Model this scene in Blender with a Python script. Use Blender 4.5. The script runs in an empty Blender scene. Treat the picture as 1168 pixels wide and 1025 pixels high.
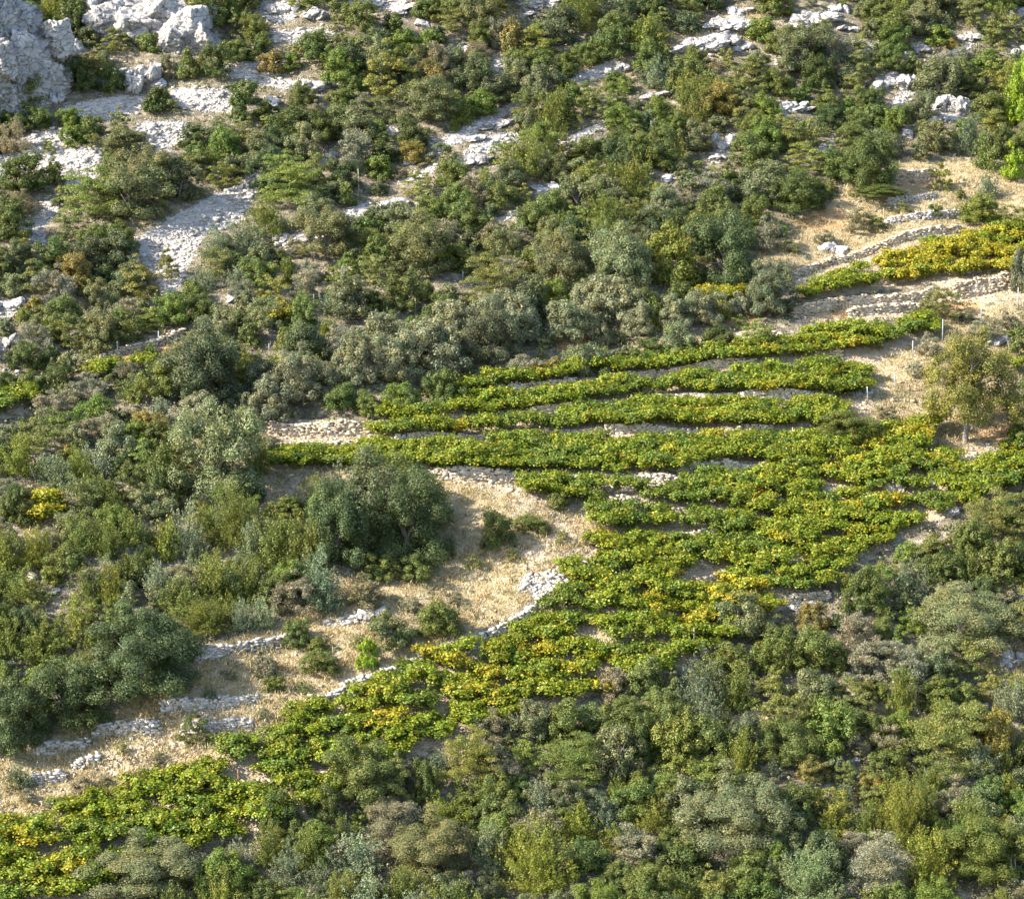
import bpy, math, random
import numpy as np
from mathutils import noise as mnoise, Vector
R = math.radians
rng = np.random.default_rng(7)
random.seed(7)
scene = bpy.context.scene
col = scene.collection

# ------------------------------------------------------------------ camera
W, H, F, PITCH = 1168.0, 1025.0, 3300.0, R(8.0)
cam_d = bpy.data.cameras.new('camera')
cam = bpy.data.objects.new('camera', cam_d)
col.objects.link(cam)
cam.location = (0, 0, 0)
cam.rotation_euler = (R(90) - PITCH, 0, 0)
cam_d.sensor_fit = 'HORIZONTAL'
cam_d.sensor_width = 36
cam_d.lens = 36 * F / W
cam_d.clip_start = 1
cam_d.clip_end = 2000
scene.camera = cam

# ------------------------------------------------------------------ sky and sun
SUN = Vector((-0.79, -0.25, 0.58)).normalized()
world = bpy.data.worlds.new('World')
scene.world = world
world.use_nodes = True
wn = world.node_tree
wn.nodes.clear()
sky = wn.nodes.new('ShaderNodeTexSky')
sky.sky_type = 'NISHITA'
sky.sun_disc = False
sky.sun_elevation = math.asin(SUN.z)
sky.sun_rotation = math.atan2(SUN.x, SUN.y)
bg = wn.nodes.new('ShaderNodeBackground')
bg.inputs['Strength'].default_value = 0.15
wo = wn.nodes.new('ShaderNodeOutputWorld')
wn.links.new(sky.outputs[0], bg.inputs[0])
wn.links.new(bg.outputs[0], wo.inputs[0])
sun_d = bpy.data.lights.new('sun', 'SUN')
sun_d.energy = 5.0
sun_d.angle = R(0.5)
sun_d.color = (1.0, 0.92, 0.79)
sun = bpy.data.objects.new('sun', sun_d)
sun.rotation_euler = SUN.to_track_quat('Z', 'Y').to_euler()
sun.location = SUN * 100
col.objects.link(sun)
scene.view_settings.view_transform = 'Standard'
scene.view_settings.look = 'None'
scene.view_settings.exposure = 1.76
scene.view_settings.gamma = 1.0

# ------------------------------------------------------------------ materials
def new_mat(name):
    m = bpy.data.materials.new(name)
    m.use_nodes = True
    m.node_tree.nodes.clear()
    return m, m.node_tree.nodes, m.node_tree.links

def ramp(nodes, stops, interp='LINEAR'):
    r = nodes.new('ShaderNodeValToRGB')
    cr = r.color_ramp
    cr.interpolation = interp
    while len(cr.elements) > 1:
        cr.elements.remove(cr.elements[-1])
    cr.elements[0].position = stops[0][0]
    cr.elements[0].color = (*stops[0][1], 1)
    for p, c in stops[1:]:
        e = cr.elements.new(p)
        e.color = (*c, 1)
    return r

def foliage(name, stops, transl=0.27, rough=0.55, spec=0.3):
    m, n, l = new_mat(name)
    geo = n.new('ShaderNodeNewGeometry')
    rp = ramp(n, stops)
    l.new(geo.outputs['Random Per Island'], rp.inputs[0])
    oi = n.new('ShaderNodeObjectInfo')
    mx = n.new('ShaderNodeMix'); mx.data_type = 'RGBA'; mx.blend_type = 'MULTIPLY'
    mx.inputs[0].default_value = 1
    l.new(rp.outputs[0], mx.inputs[6]); l.new(oi.outputs['Color'], mx.inputs[7])
    hz = n.new('ShaderNodeTexNoise'); hz.inputs['Scale'].default_value = 0.9; hz.inputs['Detail'].default_value = 4
    l.new(geo.outputs['Position'], hz.inputs['Vector'])
    hr = ramp(n, [(.34, (.84, .97, .94)), (.5, (1, 1, 1)), (.66, (1.14, 1.05, .86))])
    l.new(hz.outputs[0], hr.inputs[0])
    m2 = n.new('ShaderNodeMix'); m2.data_type = 'RGBA'; m2.blend_type = 'MULTIPLY'; m2.inputs[0].default_value = 1
    l.new(mx.outputs[2], m2.inputs[6]); l.new(hr.outputs[0], m2.inputs[7]); mx = m2
    p = n.new('ShaderNodeBsdfPrincipled')
    p.inputs['Roughness'].default_value = rough
    p.inputs['Specular IOR Level'].default_value = spec
    l.new(mx.outputs[2], p.inputs['Base Color'])
    t = n.new('ShaderNodeBsdfTranslucent')
    l.new(mx.outputs[2], t.inputs['Color'])
    ms = n.new('ShaderNodeMixShader'); ms.inputs[0].default_value = transl
    l.new(p.outputs[0], ms.inputs[1]); l.new(t.outputs[0], ms.inputs[2])
    o = n.new('ShaderNodeOutputMaterial')
    l.new(ms.outputs[0], o.inputs[0])
    return m

def stone_mat(name, c1, c2, c3, scale=1.0, bump=0.5, dark=(0.16, 0.15, 0.15)):
    """pale limestone: patches, dark cracks and weathering of its own"""
    m, n, l = new_mat(name)
    tc = n.new('ShaderNodeTexCoord')
    geo = n.new('ShaderNodeNewGeometry')
    nz = n.new('ShaderNodeTexNoise'); nz.inputs['Scale'].default_value = 0.9 * scale; nz.inputs['Detail'].default_value = 8
    l.new(geo.outputs['Position'], nz.inputs['Vector'])
    rp = ramp(n, [(0.3, c1), (0.52, c2), (0.72, c3)])
    l.new(nz.outputs[0], rp.inputs[0])
    ri = n.new('ShaderNodeMix'); ri.data_type = 'RGBA'; ri.blend_type = 'MULTIPLY'
    ri.inputs[0].default_value = 1
    rr = ramp(n, [(0.0, (0.72, 0.70, 0.68)), (1.0, (1.12, 1.1, 1.08))])
    l.new(geo.outputs['Random Per Island'], rr.inputs[0])
    l.new(rp.outputs[0], ri.inputs[6]); l.new(rr.outputs[0], ri.inputs[7])
    mp = n.new('ShaderNodeMapping'); mp.inputs['Rotation'].default_value = (0.5, 0.4, 0.3)
    mp.inputs['Scale'].default_value = (1.0, 1.0, 2.6)
    wz = n.new('ShaderNodeTexNoise'); wz.inputs['Scale'].default_value = 1.4 * scale; wz.inputs['Detail'].default_value = 5
    l.new(geo.outputs['Position'], wz.inputs['Vector'])
    wa = n.new('ShaderNodeVectorMath'); wa.operation = 'MULTIPLY_ADD'; wa.inputs[1].default_value = (1.3, 1.3, 1.3)
    l.new(wz.outputs['Color'], wa.inputs[0]); l.new(geo.outputs['Position'], wa.inputs[2])
    l.new(wa.outputs[0], mp.inputs['Vector'])
    vo = n.new('ShaderNodeTexVoronoi'); vo.feature = 'DISTANCE_TO_EDGE'; vo.inputs['Scale'].default_value = 1.1 * scale
    l.new(mp.outputs[0], vo.inputs['Vector'])
    vr = ramp(n, [(0.0, (1, 1, 1)), (0.035, (0, 0, 0))])
    l.new(vo.outputs['Distance'], vr.inputs[0])
    n2 = n.new('ShaderNodeTexNoise'); n2.inputs['Scale'].default_value = 5 * scale; n2.inputs['Detail'].default_value = 6
    l.new(geo.outputs['Position'], n2.inputs['Vector'])
    mxd = n.new('ShaderNodeMix'); mxd.data_type = 'RGBA'
    mu = n.new('ShaderNodeMath'); mu.operation = 'MULTIPLY'; mu.inputs[1].default_value = 0.28
    l.new(vr.outputs[0], mu.inputs[0]); l.new(mu.outputs[0], mxd.inputs[0])
    l.new(ri.outputs[2], mxd.inputs[6]); mxd.inputs[7].default_value = (*dark, 1)
    p = n.new('ShaderNodeBsdfPrincipled'); p.inputs['Roughness'].default_value = 0.85
    p.inputs['Specular IOR Level'].default_value = 0.2
    l.new(mxd.outputs[2], p.inputs['Base Color'])
    ad = n.new('ShaderNodeMath'); ad.operation = 'SUBTRACT'
    l.new(n2.outputs[0], ad.inputs[0]); l.new(vr.outputs[0], ad.inputs[1])
    bp = n.new('ShaderNodeBump'); bp.inputs['Strength'].default_value = bump; bp.inputs['Distance'].default_value = 0.25
    l.new(ad.outputs[0], bp.inputs['Height']); l.new(bp.outputs[0], p.inputs['Normal'])
    o = n.new('ShaderNodeOutputMaterial'); l.new(p.outputs[0], o.inputs[0])
    return m

def plain_mat(name, c1, c2, scale=6.0, rough=0.8, metallic=0.0):
    m, n, l = new_mat(name)
    tc = n.new('ShaderNodeTexCoord')
    nz = n.new('ShaderNodeTexNoise'); nz.inputs['Scale'].default_value = scale; nz.inputs['Detail'].default_value = 5
    l.new(tc.outputs['Object'], nz.inputs['Vector'])
    rp = ramp(n, [(0.3, c1), (0.7, c2)])
    l.new(nz.outputs[0], rp.inputs[0])
    p = n.new('ShaderNodeBsdfPrincipled'); p.inputs['Roughness'].default_value = rough
    p.inputs['Metallic'].default_value = metallic
    l.new(rp.outputs[0], p.inputs['Base Color'])
    o = n.new('ShaderNodeOutputMaterial'); l.new(p.outputs[0], o.inputs[0])
    return m

M = {
 'mastic': foliage('mastic_leaves', [(0, (.058, .076, .018)), (.5, (.108, .134, .030)), (.85, (.160, .182, .044)), (1, (.22, .225, .07))]),
 'holm':   foliage('holm_oak_leaves', [(0, (.072, .086, .036)), (.5, (.126, .144, .060)), (.85, (.185, .20, .094)), (1, (.25, .25, .14))], .3),
 'juniper': foliage('juniper_leaves', [(0, (.070, .090, .017)), (.5, (.125, .150, .028)), (.85, (.18, .20, .042)), (1, (.23, .235, .06))], .3),
 'olive':  foliage('olive_leaves', [(0, (.11, .118, .058)), (.5, (.180, .188, .100)), (.85, (.255, .255, .148)), (1, (.34, .335, .22))], .3),
 'dry':    foliage('dry_twigs', [(0, (.090, .090, .050)), (.4, (.150, .148, .088)), (.8, (.215, .205, .138)), (1, (.30, .28, .21))], .15),
 'broom':  foliage('broom_leaves', [(0, (.080, .092, .024)), (.5, (.138, .156, .040)), (.85, (.195, .205, .062)), (1, (.25, .24, .095))], .25),
 'sage':   foliage('sage_leaves', [(0, (.082, .104, .052)), (.5, (.138, .162, .084)), (.85, (.20, .225, .125)), (1, (.26, .28, .18))], .2),
 'rust':   foliage('rusty_leaves', [(0, (.090, .086, .028)), (.5, (.160, .148, .046)), (.85, (.22, .18, .058)), (1, (.29, .20, .07))], .25),
 'vine':   foliage('vine_leaves', [(0, (.07, .11, .010)), (.3, (.13, .175, .012)), (.62, (.185, .23, .016)), (.88, (.26, .275, .02)), (.965, (.38, .30, .02)), (.988, (.30, .13, .03)), (1, (.16, .08, .04))], .35, .5),
 'pine':   foliage('pine_needles', [(0, (.09, .15, .008)), (.5, (.18, .26, .014)), (1, (.30, .36, .025))], .25),
 'almond': foliage('almond_leaves', [(0, (.095, .098, .020)), (.5, (.17, .168, .034)), (.85, (.24, .215, .046)), (1, (.31, .24, .065))], .3),
 'straw':  foliage('straw', [(0, (.19, .15, .078)), (.4, (.31, .245, .128)), (.8, (.41, .335, .185)), (1, (.48, .41, .26))], .25, .7, .1),
 'under':  foliage('ground_cover_leaves', [(0, (.065, .074, .026)), (.4, (.108, .122, .042)), (.7, (.15, .155, .062)), (.9, (.20, .185, .10)), (1, (.27, .235, .15))], .2),
 'bark':   plain_mat('grey_bark', (.09, .075, .06), (.21, .185, .16)),
 'dead':   plain_mat('bleached_wood', (.18, .16, .14), (.32, .30, .27)),
 'rock':   stone_mat('limestone', (.22, .21, .202), (.34, .322, .308), (.41, .39, .37), 0.7, 0.8),
 'scree':  stone_mat('scree_stones', (.31, .288, .262), (.405, .378, .346), (.47, .442, .408), 1.5, 0.2),
 'wall':   stone_mat('wall_stones', (.33, .265, .185), (.45, .375, .28), (.52, .46, .37), 1.2, 0.3),
 'white':  stone_mat('pale_wall_stones', (.44, .38, .29), (.54, .475, .375), (.60, .54, .45), 1.2, 0.3),
 'metal':  plain_mat('galvanised_metal', (.20, .21, .22), (.30, .31, .32), 4, .6, .2),
 'post':   plain_mat('weathered_timber', (.20, .15, .11), (.36, .28, .21)),
 'redpost': plain_mat('red_brown_timber', (.22, .085, .045), (.32, .14, .08)),
}

def ground_mat():
    m, n, l = new_mat('hillside_ground')
    at = n.new('ShaderNodeAttribute'); at.attribute_name = 'cover'
    sep = n.new('ShaderNodeSeparateColor'); l.new(at.outputs['Color'], sep.inputs[0])
    geo = n.new('ShaderNodeNewGeometry')
    def noise(scale, detail=6):
        t = n.new('ShaderNodeTexNoise'); t.inputs['Scale'].default_value = scale; t.inputs['Detail'].default_value = detail
        l.new(geo.outputs['Position'], t.inputs['Vector']); return t.outputs[0]
    nb, nm, nf = noise(0.5), noise(2.2), noise(9)
    def edge(sock, lo=.35, hi=.6):
        # break a region's edge up with noise
        a = n.new('ShaderNodeMath'); a.operation = 'MULTIPLY_ADD'
        l.new(nm, a.inputs[0]); a.inputs[1].default_value = 0.9; a.inputs[2].default_value = -0.45
        b = n.new('ShaderNodeMath'); b.operation = 'ADD'; l.new(a.outputs[0], b.inputs[0]); l.new(sock, b.inputs[1])
        c = n.new('ShaderNodeMapRange'); c.interpolation_type = 'SMOOTHSTEP'
        c.inputs[1].default_value = lo; c.inputs[2].default_value = hi
        l.new(b.outputs[0], c.inputs[0]); return c.outputs[0]
    def mix(f, a, b):
        x = n.new('ShaderNodeMix'); x.data_type = 'RGBA'
        l.new(f, x.inputs[0]); l.new(a, x.inputs[6]); l.new(b, x.inputs[7]); return x.outputs[2]
    def rmp(src, *st):
        r = ramp(n, list(st)); l.new(src, r.inputs[0]); return r.outputs[0]
    litter = rmp(nm, (.3, (.10, .085, .06)), (.5, (.17, .145, .10)), (.62, (.25, .21, .15)), (.75, (.40, .36, .31)))
    grass = rmp(nm, (.3, (.21, .165, .085)), (.5, (.30, .235, .13)), (.7, (.37, .31, .21)))
    scree = rmp(nf, (.3, (.31, .288, .262)), (.5, (.405, .378, .346)), (.7, (.47, .442, .408)))
    soil = rmp(nm, (.3, (.31, .16, .065)), (.55, (.38, .24, .125)), (.75, (.40, .31, .21)))
    pale = rmp(nm, (.3, (.29, .215, .13)), (.55, (.39, .31, .215)), (.75, (.46, .40, .315)))
    a2 = n.new('ShaderNodeAttribute'); a2.attribute_name = 'bare'
    c = mix(edge(sep.outputs[0]), litter, grass)
    c = mix(edge(a2.outputs['Fac']), c, pale)
    c = mix(edge(sep.outputs[2]), c, soil)
    c = mix(edge(sep.outputs[1]), c, scree)
    p = n.new('ShaderNodeBsdfPrincipled'); p.inputs['Roughness'].default_value = 0.95
    p.inputs['Specular IOR Level'].default_value = 0.1
    l.new(c, p.inputs['Base Color'])
    bp = n.new('ShaderNodeBump'); bp.inputs['Strength'].default_value = 0.8; bp.inputs['Distance'].default_value = 0.3
    l.new(nf, bp.inputs['Height']); l.new(bp.outputs[0], p.inputs['Normal'])
    o = n.new('ShaderNodeOutputMaterial'); l.new(p.outputs[0], o.inputs[0])
    return m

# ------------------------------------------------------------------ mesh helpers
def mesh(name, V, faces, mat):
    """faces: list of int arrays (n,k); builds quickly"""
    me = bpy.data.meshes.new(name)
    V = np.asarray(V, dtype=np.float32)
    faces = [np.asarray(f, dtype=np.int32) for f in faces if len(f)]
    me.vertices.add(len(V)); me.vertices.foreach_set('co', V.ravel())
    loops = np.concatenate([f.ravel() for f in faces])
    sizes = np.concatenate([np.full(len(f), f.shape[1], np.int32) for f in faces])
    starts = np.concatenate([[0], np.cumsum(sizes)[:-1]]).astype(np.int32)
    me.loops.add(len(loops)); me.loops.foreach_set('vertex_index', loops)
    me.polygons.add(len(sizes)); me.polygons.foreach_set('loop_start', starts)
    me.update(calc_edges=True)
    me.validate()
    me.materials.append(mat)
    return me

def obj(name, me, parent=None):
    o = bpy.data.objects.new(name, me)
    col.objects.link(o)
    if parent: o.parent = parent
    return o

def tag(o, label=None, cat=None, group=None, kind=None):
    if label: o['label'] = label
    if cat: o['category'] = cat
    if group: o['group'] = group
    if kind: o['kind'] = kind
    return o

class MB:
    def __init__(s): s.V = []; s.Q = []; s.T = []; s.n = 0
    def add(s, V, Q=None, T=None):
        V = np.asarray(V, float)
        if Q is not None and len(Q): s.Q.append(np.asarray(Q, int) + s.n)
        if T is not None and len(T): s.T.append(np.asarray(T, int) + s.n)
        s.V.append(V); s.n += len(V)
    def build(s, name, mat):
        f = []
        if s.Q: f.append(np.concatenate(s.Q))
        if s.T: f.append(np.concatenate(s.T))
        return mesh(name, np.concatenate(s.V), f, mat)
    def tube(s, pts, rad, k=6):
        pts = np.asarray(pts, float); m = len(pts); V = []
        for i in range(m):
            t = pts[min(i + 1, m - 1)] - pts[max(i - 1, 0)]; t /= np.linalg.norm(t) + 1e-9
            a = np.cross(t, [0.31, 0.87, 0.4]); a /= np.linalg.norm(a) + 1e-9; b = np.cross(t, a)
            for j in range(k):
                an = 2 * math.pi * j / k
                V.append(pts[i] + rad[i] * (math.cos(an) * a + math.sin(an) * b))
        Q = [(i * k + j, i * k + (j + 1) % k, (i + 1) * k + (j + 1) % k, (i + 1) * k + j) for i in range(m - 1) for j in range(k)]
        T = []
        V.append(pts[-1]); T += [((m - 1) * k + j, (m - 1) * k + (j + 1) % k, m * k) for j in range(k)]
        s.add(V, Q, T)

def unit(v): return v / (np.linalg.norm(v, axis=-1, keepdims=True) + 1e-9)

def leaves(mb, P, N, size, aspect, g, T=None):
    """folded rhombic leaves (clumps) at P with normal N; size: half length array"""
    n = len(P)
    N = unit(N)
    if T is None: T = g.normal(size=(n, 3))
    T = unit(T - N * np.sum(T * N, 1, keepdims=True))
    B = np.cross(N, T)
    s = (np.asarray(size) * np.ones(n))[:, None]
    w = s / aspect
    fold = N * w * 0.35
    V = np.stack([P - T * s, P + B * w + fold, P + T * s, P - B * w + fold], 1).reshape(-1, 3)
    mb.add(V, np.arange(4 * n).reshape(n, 4))

# ------------------------------------------------------------------ crowns (unit size: 1 wide, 1 high, standing on z = 0)
def sphere_dirs(g, n): return unit(g.normal(size=(n, 3)))

def crown_lobes(g, nl, lo, hi, squash=1.0, skirt=0.12, npr=5):
    """clumps on clumps: a few uneven mounds, each carrying smaller lobes"""
    a = np.arange(npr) * 2.4 + g.uniform(0, 6.28); rad = .27 * np.sqrt((np.arange(npr) + g.uniform(.2, .8, npr)) / npr)
    pr = g.uniform(.19, .29, npr) * (1.12 if npr < 5 else 1.0)
    Ht = g.uniform(.70, 1.0, npr) * (1 - .9 * rad ** 2); Ht[0] = 1.0
    semi = Ht * .52; zc = Ht - semi + skirt * .5
    pc = np.stack([np.cos(a) * rad, np.sin(a) * rad, zc], 1)
    pick = g.choice(npr, nl, p=pr ** 2 / np.sum(pr ** 2))
    d = sphere_dirs(g, nl); low = d[:, 2] < -.55; d[low, 2] *= -1
    r = pr[pick] * g.uniform(.30, .50, nl) * (hi / .19) ** .5
    k = g.uniform(.66, .96, nl)
    c = np.empty_like(d)
    c[:, :2] = pc[pick, :2] + d[:, :2] * (pr[pick] * k)[:, None]
    c[:, 2] = np.maximum(pc[pick, 2] + d[:, 2] * semi[pick] * k - r * .35, r * .4)
    R95 = np.quantile(np.hypot(c[:, 0], c[:, 1]) + r * .8, .93); c[:, :2] *= .5 / R95
    c[:, :2] -= c[:, :2].mean(0) * .7
    r = r * (.5 / R95) ** .6
    zlo = np.quantile(c[:, 2] - r, .12); zhi = np.quantile(c[:, 2] + r, .97)
    c[:, 2] = skirt * .5 + (c[:, 2] - zlo) / (zhi - zlo) * (1 - skirt * .5)
    c[:, 2] = np.maximum(c[:, 2], r * .3)
    # a skirt of low lobes round the foot
    ns = max(4, nl // 5); a = g.uniform(0, 6.28, ns); rr = g.uniform(.24, .42, ns); rs = g.uniform(.08, .12, ns) * (5 / npr) ** .35
    if skirt < .2:
        c = np.concatenate([c, np.stack([np.cos(a) * rr, np.sin(a) * rr, skirt + rs * g.uniform(.6, 1.5, ns)], 1)]); r = np.concatenate([r, rs])
    return c, r

def crown_mesh(kind, style, lod, seed):
    g = np.random.default_rng(seed)
    mb = MB()
    leaf = {0: .029, 1: .0162, 2: .0102, 3: .0074}[lod]        # half length in crown widths
    count = {0: 2700, 1: 9000, 2: 24000, 3: 46000}[lod]
    if style == 'almond': count = int(count * 1.7)
    npr = {0: 4, 1: 6, 2: 9, 3: 13}[lod]
    if style in ('dome', 'cloud', 'olive', 'almond', 'pine'):
        nl, lo, hi = {'dome': (34, .10, .19), 'cloud': (30, .11, .21), 'olive': (34, .10, .18), 'almond': (40, .11, .19), 'pine': (40, .06, .12)}[style]
        nl = int(nl * (1.3, 2.0, 2.7, 3.2)[lod]); sc = (1, .84, .78, .72)[lod]
        c, r = crown_lobes(g, nl, lo * sc, hi * sc, skirt=.08 if style != 'almond' else .22, npr=npr)
        pick = g.choice(len(c), count, p=(r**2 / np.sum(r**2)))
        d = sphere_dirs(g, count)
        out = unit(c - np.array([0, 0, .25]))[pick]
        flip = np.sum(d * out, 1) < -.25
        d[flip] = -d[flip]
        # lumpy lobes: sub clumps
        rad = r[pick] * (g.uniform(.72, 1.08, count) if style != 'almond' else g.uniform(.2, 1.15, count))
        lump = np.sin(d[:, 0] * 7 + pick) * np.sin(d[:, 1] * 7 + 2 * pick) * np.sin(d[:, 2] * 7 + 3 * pick)
        rad *= 1 + .28 * lump
        P = c[pick] + d * rad[:, None] * np.array([1, 1, 1.38])
        N = d + g.normal(size=d.shape) * .33 + np.array([0, 0, .12])
        asp = {'dome': 1.5, 'cloud': 1.45, 'olive': 2.3, 'almond': 1.7, 'pine': 2.6}[style]
        sz = leaf * g.uniform(.6, 1.35, count) * (1.25 if style in ('olive', 'pine') else 1)
        T = None
        if style in ('olive', 'pine'): T = d * .6 + np.array([0, 0, .7]) + g.normal(size=d.shape) * .5
        keep = P[:, 2] > .02
        leaves(mb, P[keep], N[keep], sz[keep], asp, g, None if T is None else T[keep])
        if style != 'almond':                       # inner leaves close the crown
            k = count // 5
            pk = g.integers(0, len(c), k)
            P2 = c[pk] * np.array([.9, .9, .95]) + sphere_dirs(g, k) * (r[pk] * .55)[:, None]
            P2[:, 2] = np.maximum(P2[:, 2], .03)
            leaves(mb, P2, sphere_dirs(g, k), leaf * 1.9, 1.2, g)
        # loose sprigs break the outline
        k = count // 9
        pk = g.integers(0, len(c), k); d = unit(sphere_dirs(g, k) + out[:k] * .9 + np.array([0, 0, .4]))
        P3 = c[pk] + d * (r[pk] * g.uniform(1.05, 1.38, k))[:, None]
        leaves(mb, P3, sphere_dirs(g, k), leaf * .9, 2, g, d)
    elif style == 'spiky':                          # juniper: many pointed tufts
        nt = (52, 105, 210, 300)[lod]
        c, r = crown_lobes(g, nt, .05, .10, skirt=.05, npr=npr)
        c2 = np.concatenate([c, c * np.array([.6, .6, .62])]); nt = len(c2)
        ax = unit(unit(c2 - np.array([0, 0, .1])) * .55 + np.array([0, 0, .85]) + g.normal(size=c2.shape) * .18)
        L = g.uniform(.14, .27, nt) * (1, .82, .66, .5)[lod]
        pick = g.integers(0, nt, count)
        t = g.uniform(-.25, 1, count)
        rad = L[pick] * .42 * (1 - np.clip(t, 0, 1))**.8 + .008
        d = sphere_dirs(g, count)
        P = c2[pick] + ax[pick] * (t * L[pick])[:, None] + d * (rad * g.uniform(.5, 1.1, count))[:, None]
        P[:, 2] = np.maximum(P[:, 2], 0)
        N = d + g.normal(size=d.shape) * .4
        leaves(mb, P, N, leaf * g.uniform(.7, 1.4, count), 2.0, g, ax[pick] + g.normal(size=d.shape) * .4)
    elif style == 'broom':                          # fine upright sprays
        c, r = crown_lobes(g, (28, 48, 84, 120)[lod], .09, .16, skirt=.05, npr=npr)
        pick = g.integers(0, len(c), count)
        d = sphere_dirs(g, count); d[:, 2] = np.abs(d[:, 2]) * .8 + d[:, 2] * .2
        P = c[pick] + d * (r[pick] * g.uniform(.6, 1.15, count))[:, None]
        P[:, 2] = np.maximum(P[:, 2], 0)
        T = unit(P - np.array([0, 0, -.25])) + g.normal(size=d.shape) * .3
        leaves(mb, P, d + g.normal(size=d.shape) * .6, leaf * g.uniform(.8, 1.7, count), 2.8, g, T)
    elif style == 'twig':                           # half bare, grey
        c, r = crown_lobes(g, (26, 44, 78, 110)[lod], .10, .18, skirt=.05, npr=npr)
        pick = g.integers(0, len(c), count)
        d = sphere_dirs(g, count)
        P = c[pick] + d * (r[pick] * g.uniform(.4, 1.12, count))[:, None]
        P[:, 2] = np.maximum(P[:, 2], 0)
        leaves(mb, P, d + g.normal(size=d.shape) * .7, leaf * g.uniform(.5, 1.2, count), 1.5, g)
        k = count // 3
        pk = g.integers(0, len(c), k)
        T = unit(c[pk] - np.array([0, 0, -.15])) + g.normal(size=(k, 3)) * .45
        P = c[pk] + sphere_dirs(g, k) * (r[pk] * g.uniform(.5, 1.25, k))[:, None]
        leaves(mb, P, sphere_dirs(g, k), leaf * 2.6, 9, g, T)
    elif style == 'vine':                           # sprawling bush vine with arching shoots
        ns = 16
        count = 1400
        a = g.uniform(0, 6.28, ns); Ls = g.uniform(.30, .66, ns); hh = g.uniform(.55, 1.0, ns)
        pick = g.integers(0, ns, count); t = g.uniform(.05, 1, count) ** .8
        P = np.stack([np.cos(a[pick]) * Ls[pick] * t, np.sin(a[pick]) * Ls[pick] * t, .30 + hh[pick] * (t * 1.7 - t * t * 1.25)], 1)
        P += g.normal(size=P.shape) * np.array([.07, .07, .085])
        P[:, 2] = np.maximum(P[:, 2], .05)
        N = g.normal(size=P.shape) * .5 + np.array([0, 0, .6]) + np.stack([P[:, 0], P[:, 1], 0 * t], 1) * 1.4
        leaves(mb, P, N, g.uniform(.028, .052, count), 1.15, g)
    return mb.build(kind + '_crown', M[kind])

def trunk_mesh(seed, style='tree'):
    g = np.random.default_rng(seed)
    mb = MB()
    lean = g.normal(size=2) * .03
    fork = np.array([lean[0], lean[1], .26 if style != 'almond' else .30])
    mb.tube([(0, 0, -.06), (lean[0] * .3, lean[1] * .3, .02), fork * .6, fork], [.042, .034, .027, .026], 7)
    for i in range(6):
        a = i * 1.05 + g.uniform(-.3, .3); rr = g.uniform(.10, .22); z = g.uniform(.5, .74)
        e = np.array([math.cos(a) * rr, math.sin(a) * rr, z])
        mid = fork * .5 + e * .5 + g.normal(size=3) * .03
        mb.tube([fork * .98, mid, e], [.02, .012, .004], 5)
        for _ in range(3):
            e2 = mid + np.array([g.normal() * .06, g.normal() * .06, g.uniform(.08, .2)])
            mb.tube([mid, (mid + e2) / 2 + g.normal(size=3) * .015, e2], [.009, .006, .002], 4)
    return mb.build('trunk', M['bark'])

# ------------------------------------------------------------------ the hillside
DX = 0.36
XS = np.arange(-80, 80.01, DX); YS = np.arange(96, 300.01, DX)
def base_h(x, y):
    s = y - 0.14 * x
    z = np.interp(s, [60, 118, 128, 150, 156, 186, 192, 204, 210, 310], [-84, -47.8, -42.0, -29.5, -26.6, -14.6, -11.9, -6.2, -2.9, 60])
    z = z + .35 * np.sin(x * .21 + 1) * np.sin(y * .17) + .22 * np.sin(x * .47 + y * .33) + .12 * np.sin(x * 1.1 - y * .8 + 2)
    return z
GX, GY = np.meshgrid(XS, YS)
HG = base_h(GX, GY)
def smooth_h():
    global HG
    k = np.array([.1, .2, .4, .2, .1])
    for _ in range(3):
        p = np.pad(HG, ((2, 2), (0, 0)), mode='edge'); HG = sum(k[i] * p[i:i + HG.shape[0]] for i in range(5))
smooth_h()
def ground(x, y):
    x = np.asarray(x, float); y = np.asarray(y, float)
    fx = np.clip((x - XS[0]) / DX, 0, len(XS) - 1.001); fy = np.clip((y - YS[0]) / DX, 0, len(YS) - 1.001)
    i = fx.astype(int); j = fy.astype(int); u = fx - i; v = fy - j
    return (HG[j, i] * (1 - u) * (1 - v) + HG[j, i + 1] * u * (1 - v) + HG[j + 1, i] * (1 - u) * v + HG[j + 1, i + 1] * u * v)
CP, SP = math.cos(PITCH), math.sin(PITCH)
def at(px, py):
    """point of the hillside seen at a pixel of the photograph"""
    px = np.atleast_1d(np.asarray(px, float)); py = np.atleast_1d(np.asarray(py, float))
    u = (px - W / 2) / F; v = -(py - H / 2) / F
    dy = CP + v * SP; dz = -SP + v * CP
    kx, kz = u / dy, dz / dy
    ys = np.arange(100, 296, .5)
    Yg = ys[None, :]
    below = (kz[:, None] * Yg) < ground(kx[:, None] * Yg, np.broadcast_to(Yg, (len(px), len(ys))))
    i = np.argmax(below, 1)
    hi = ys[i].copy(); lo = hi - .5
    for _ in range(9):
        m = (hi + lo) / 2
        b = kz * m < ground(kx * m, m)
        hi = np.where(b, m, hi); lo = np.where(b, lo, m)
    y = (hi + lo) / 2
    return np.stack([kx * y, y, ground(kx * y, y)], 1)
def pix(P):
    P = np.asarray(P, float)
    f = P[..., 1] * CP - P[..., 2] * SP; up = P[..., 1] * SP + P[..., 2] * CP
    return W / 2 + F * P[..., 0] / f, H / 2 - F * up / f
def ppm(y): return F / y          # photograph pixels per metre at a distance

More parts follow.
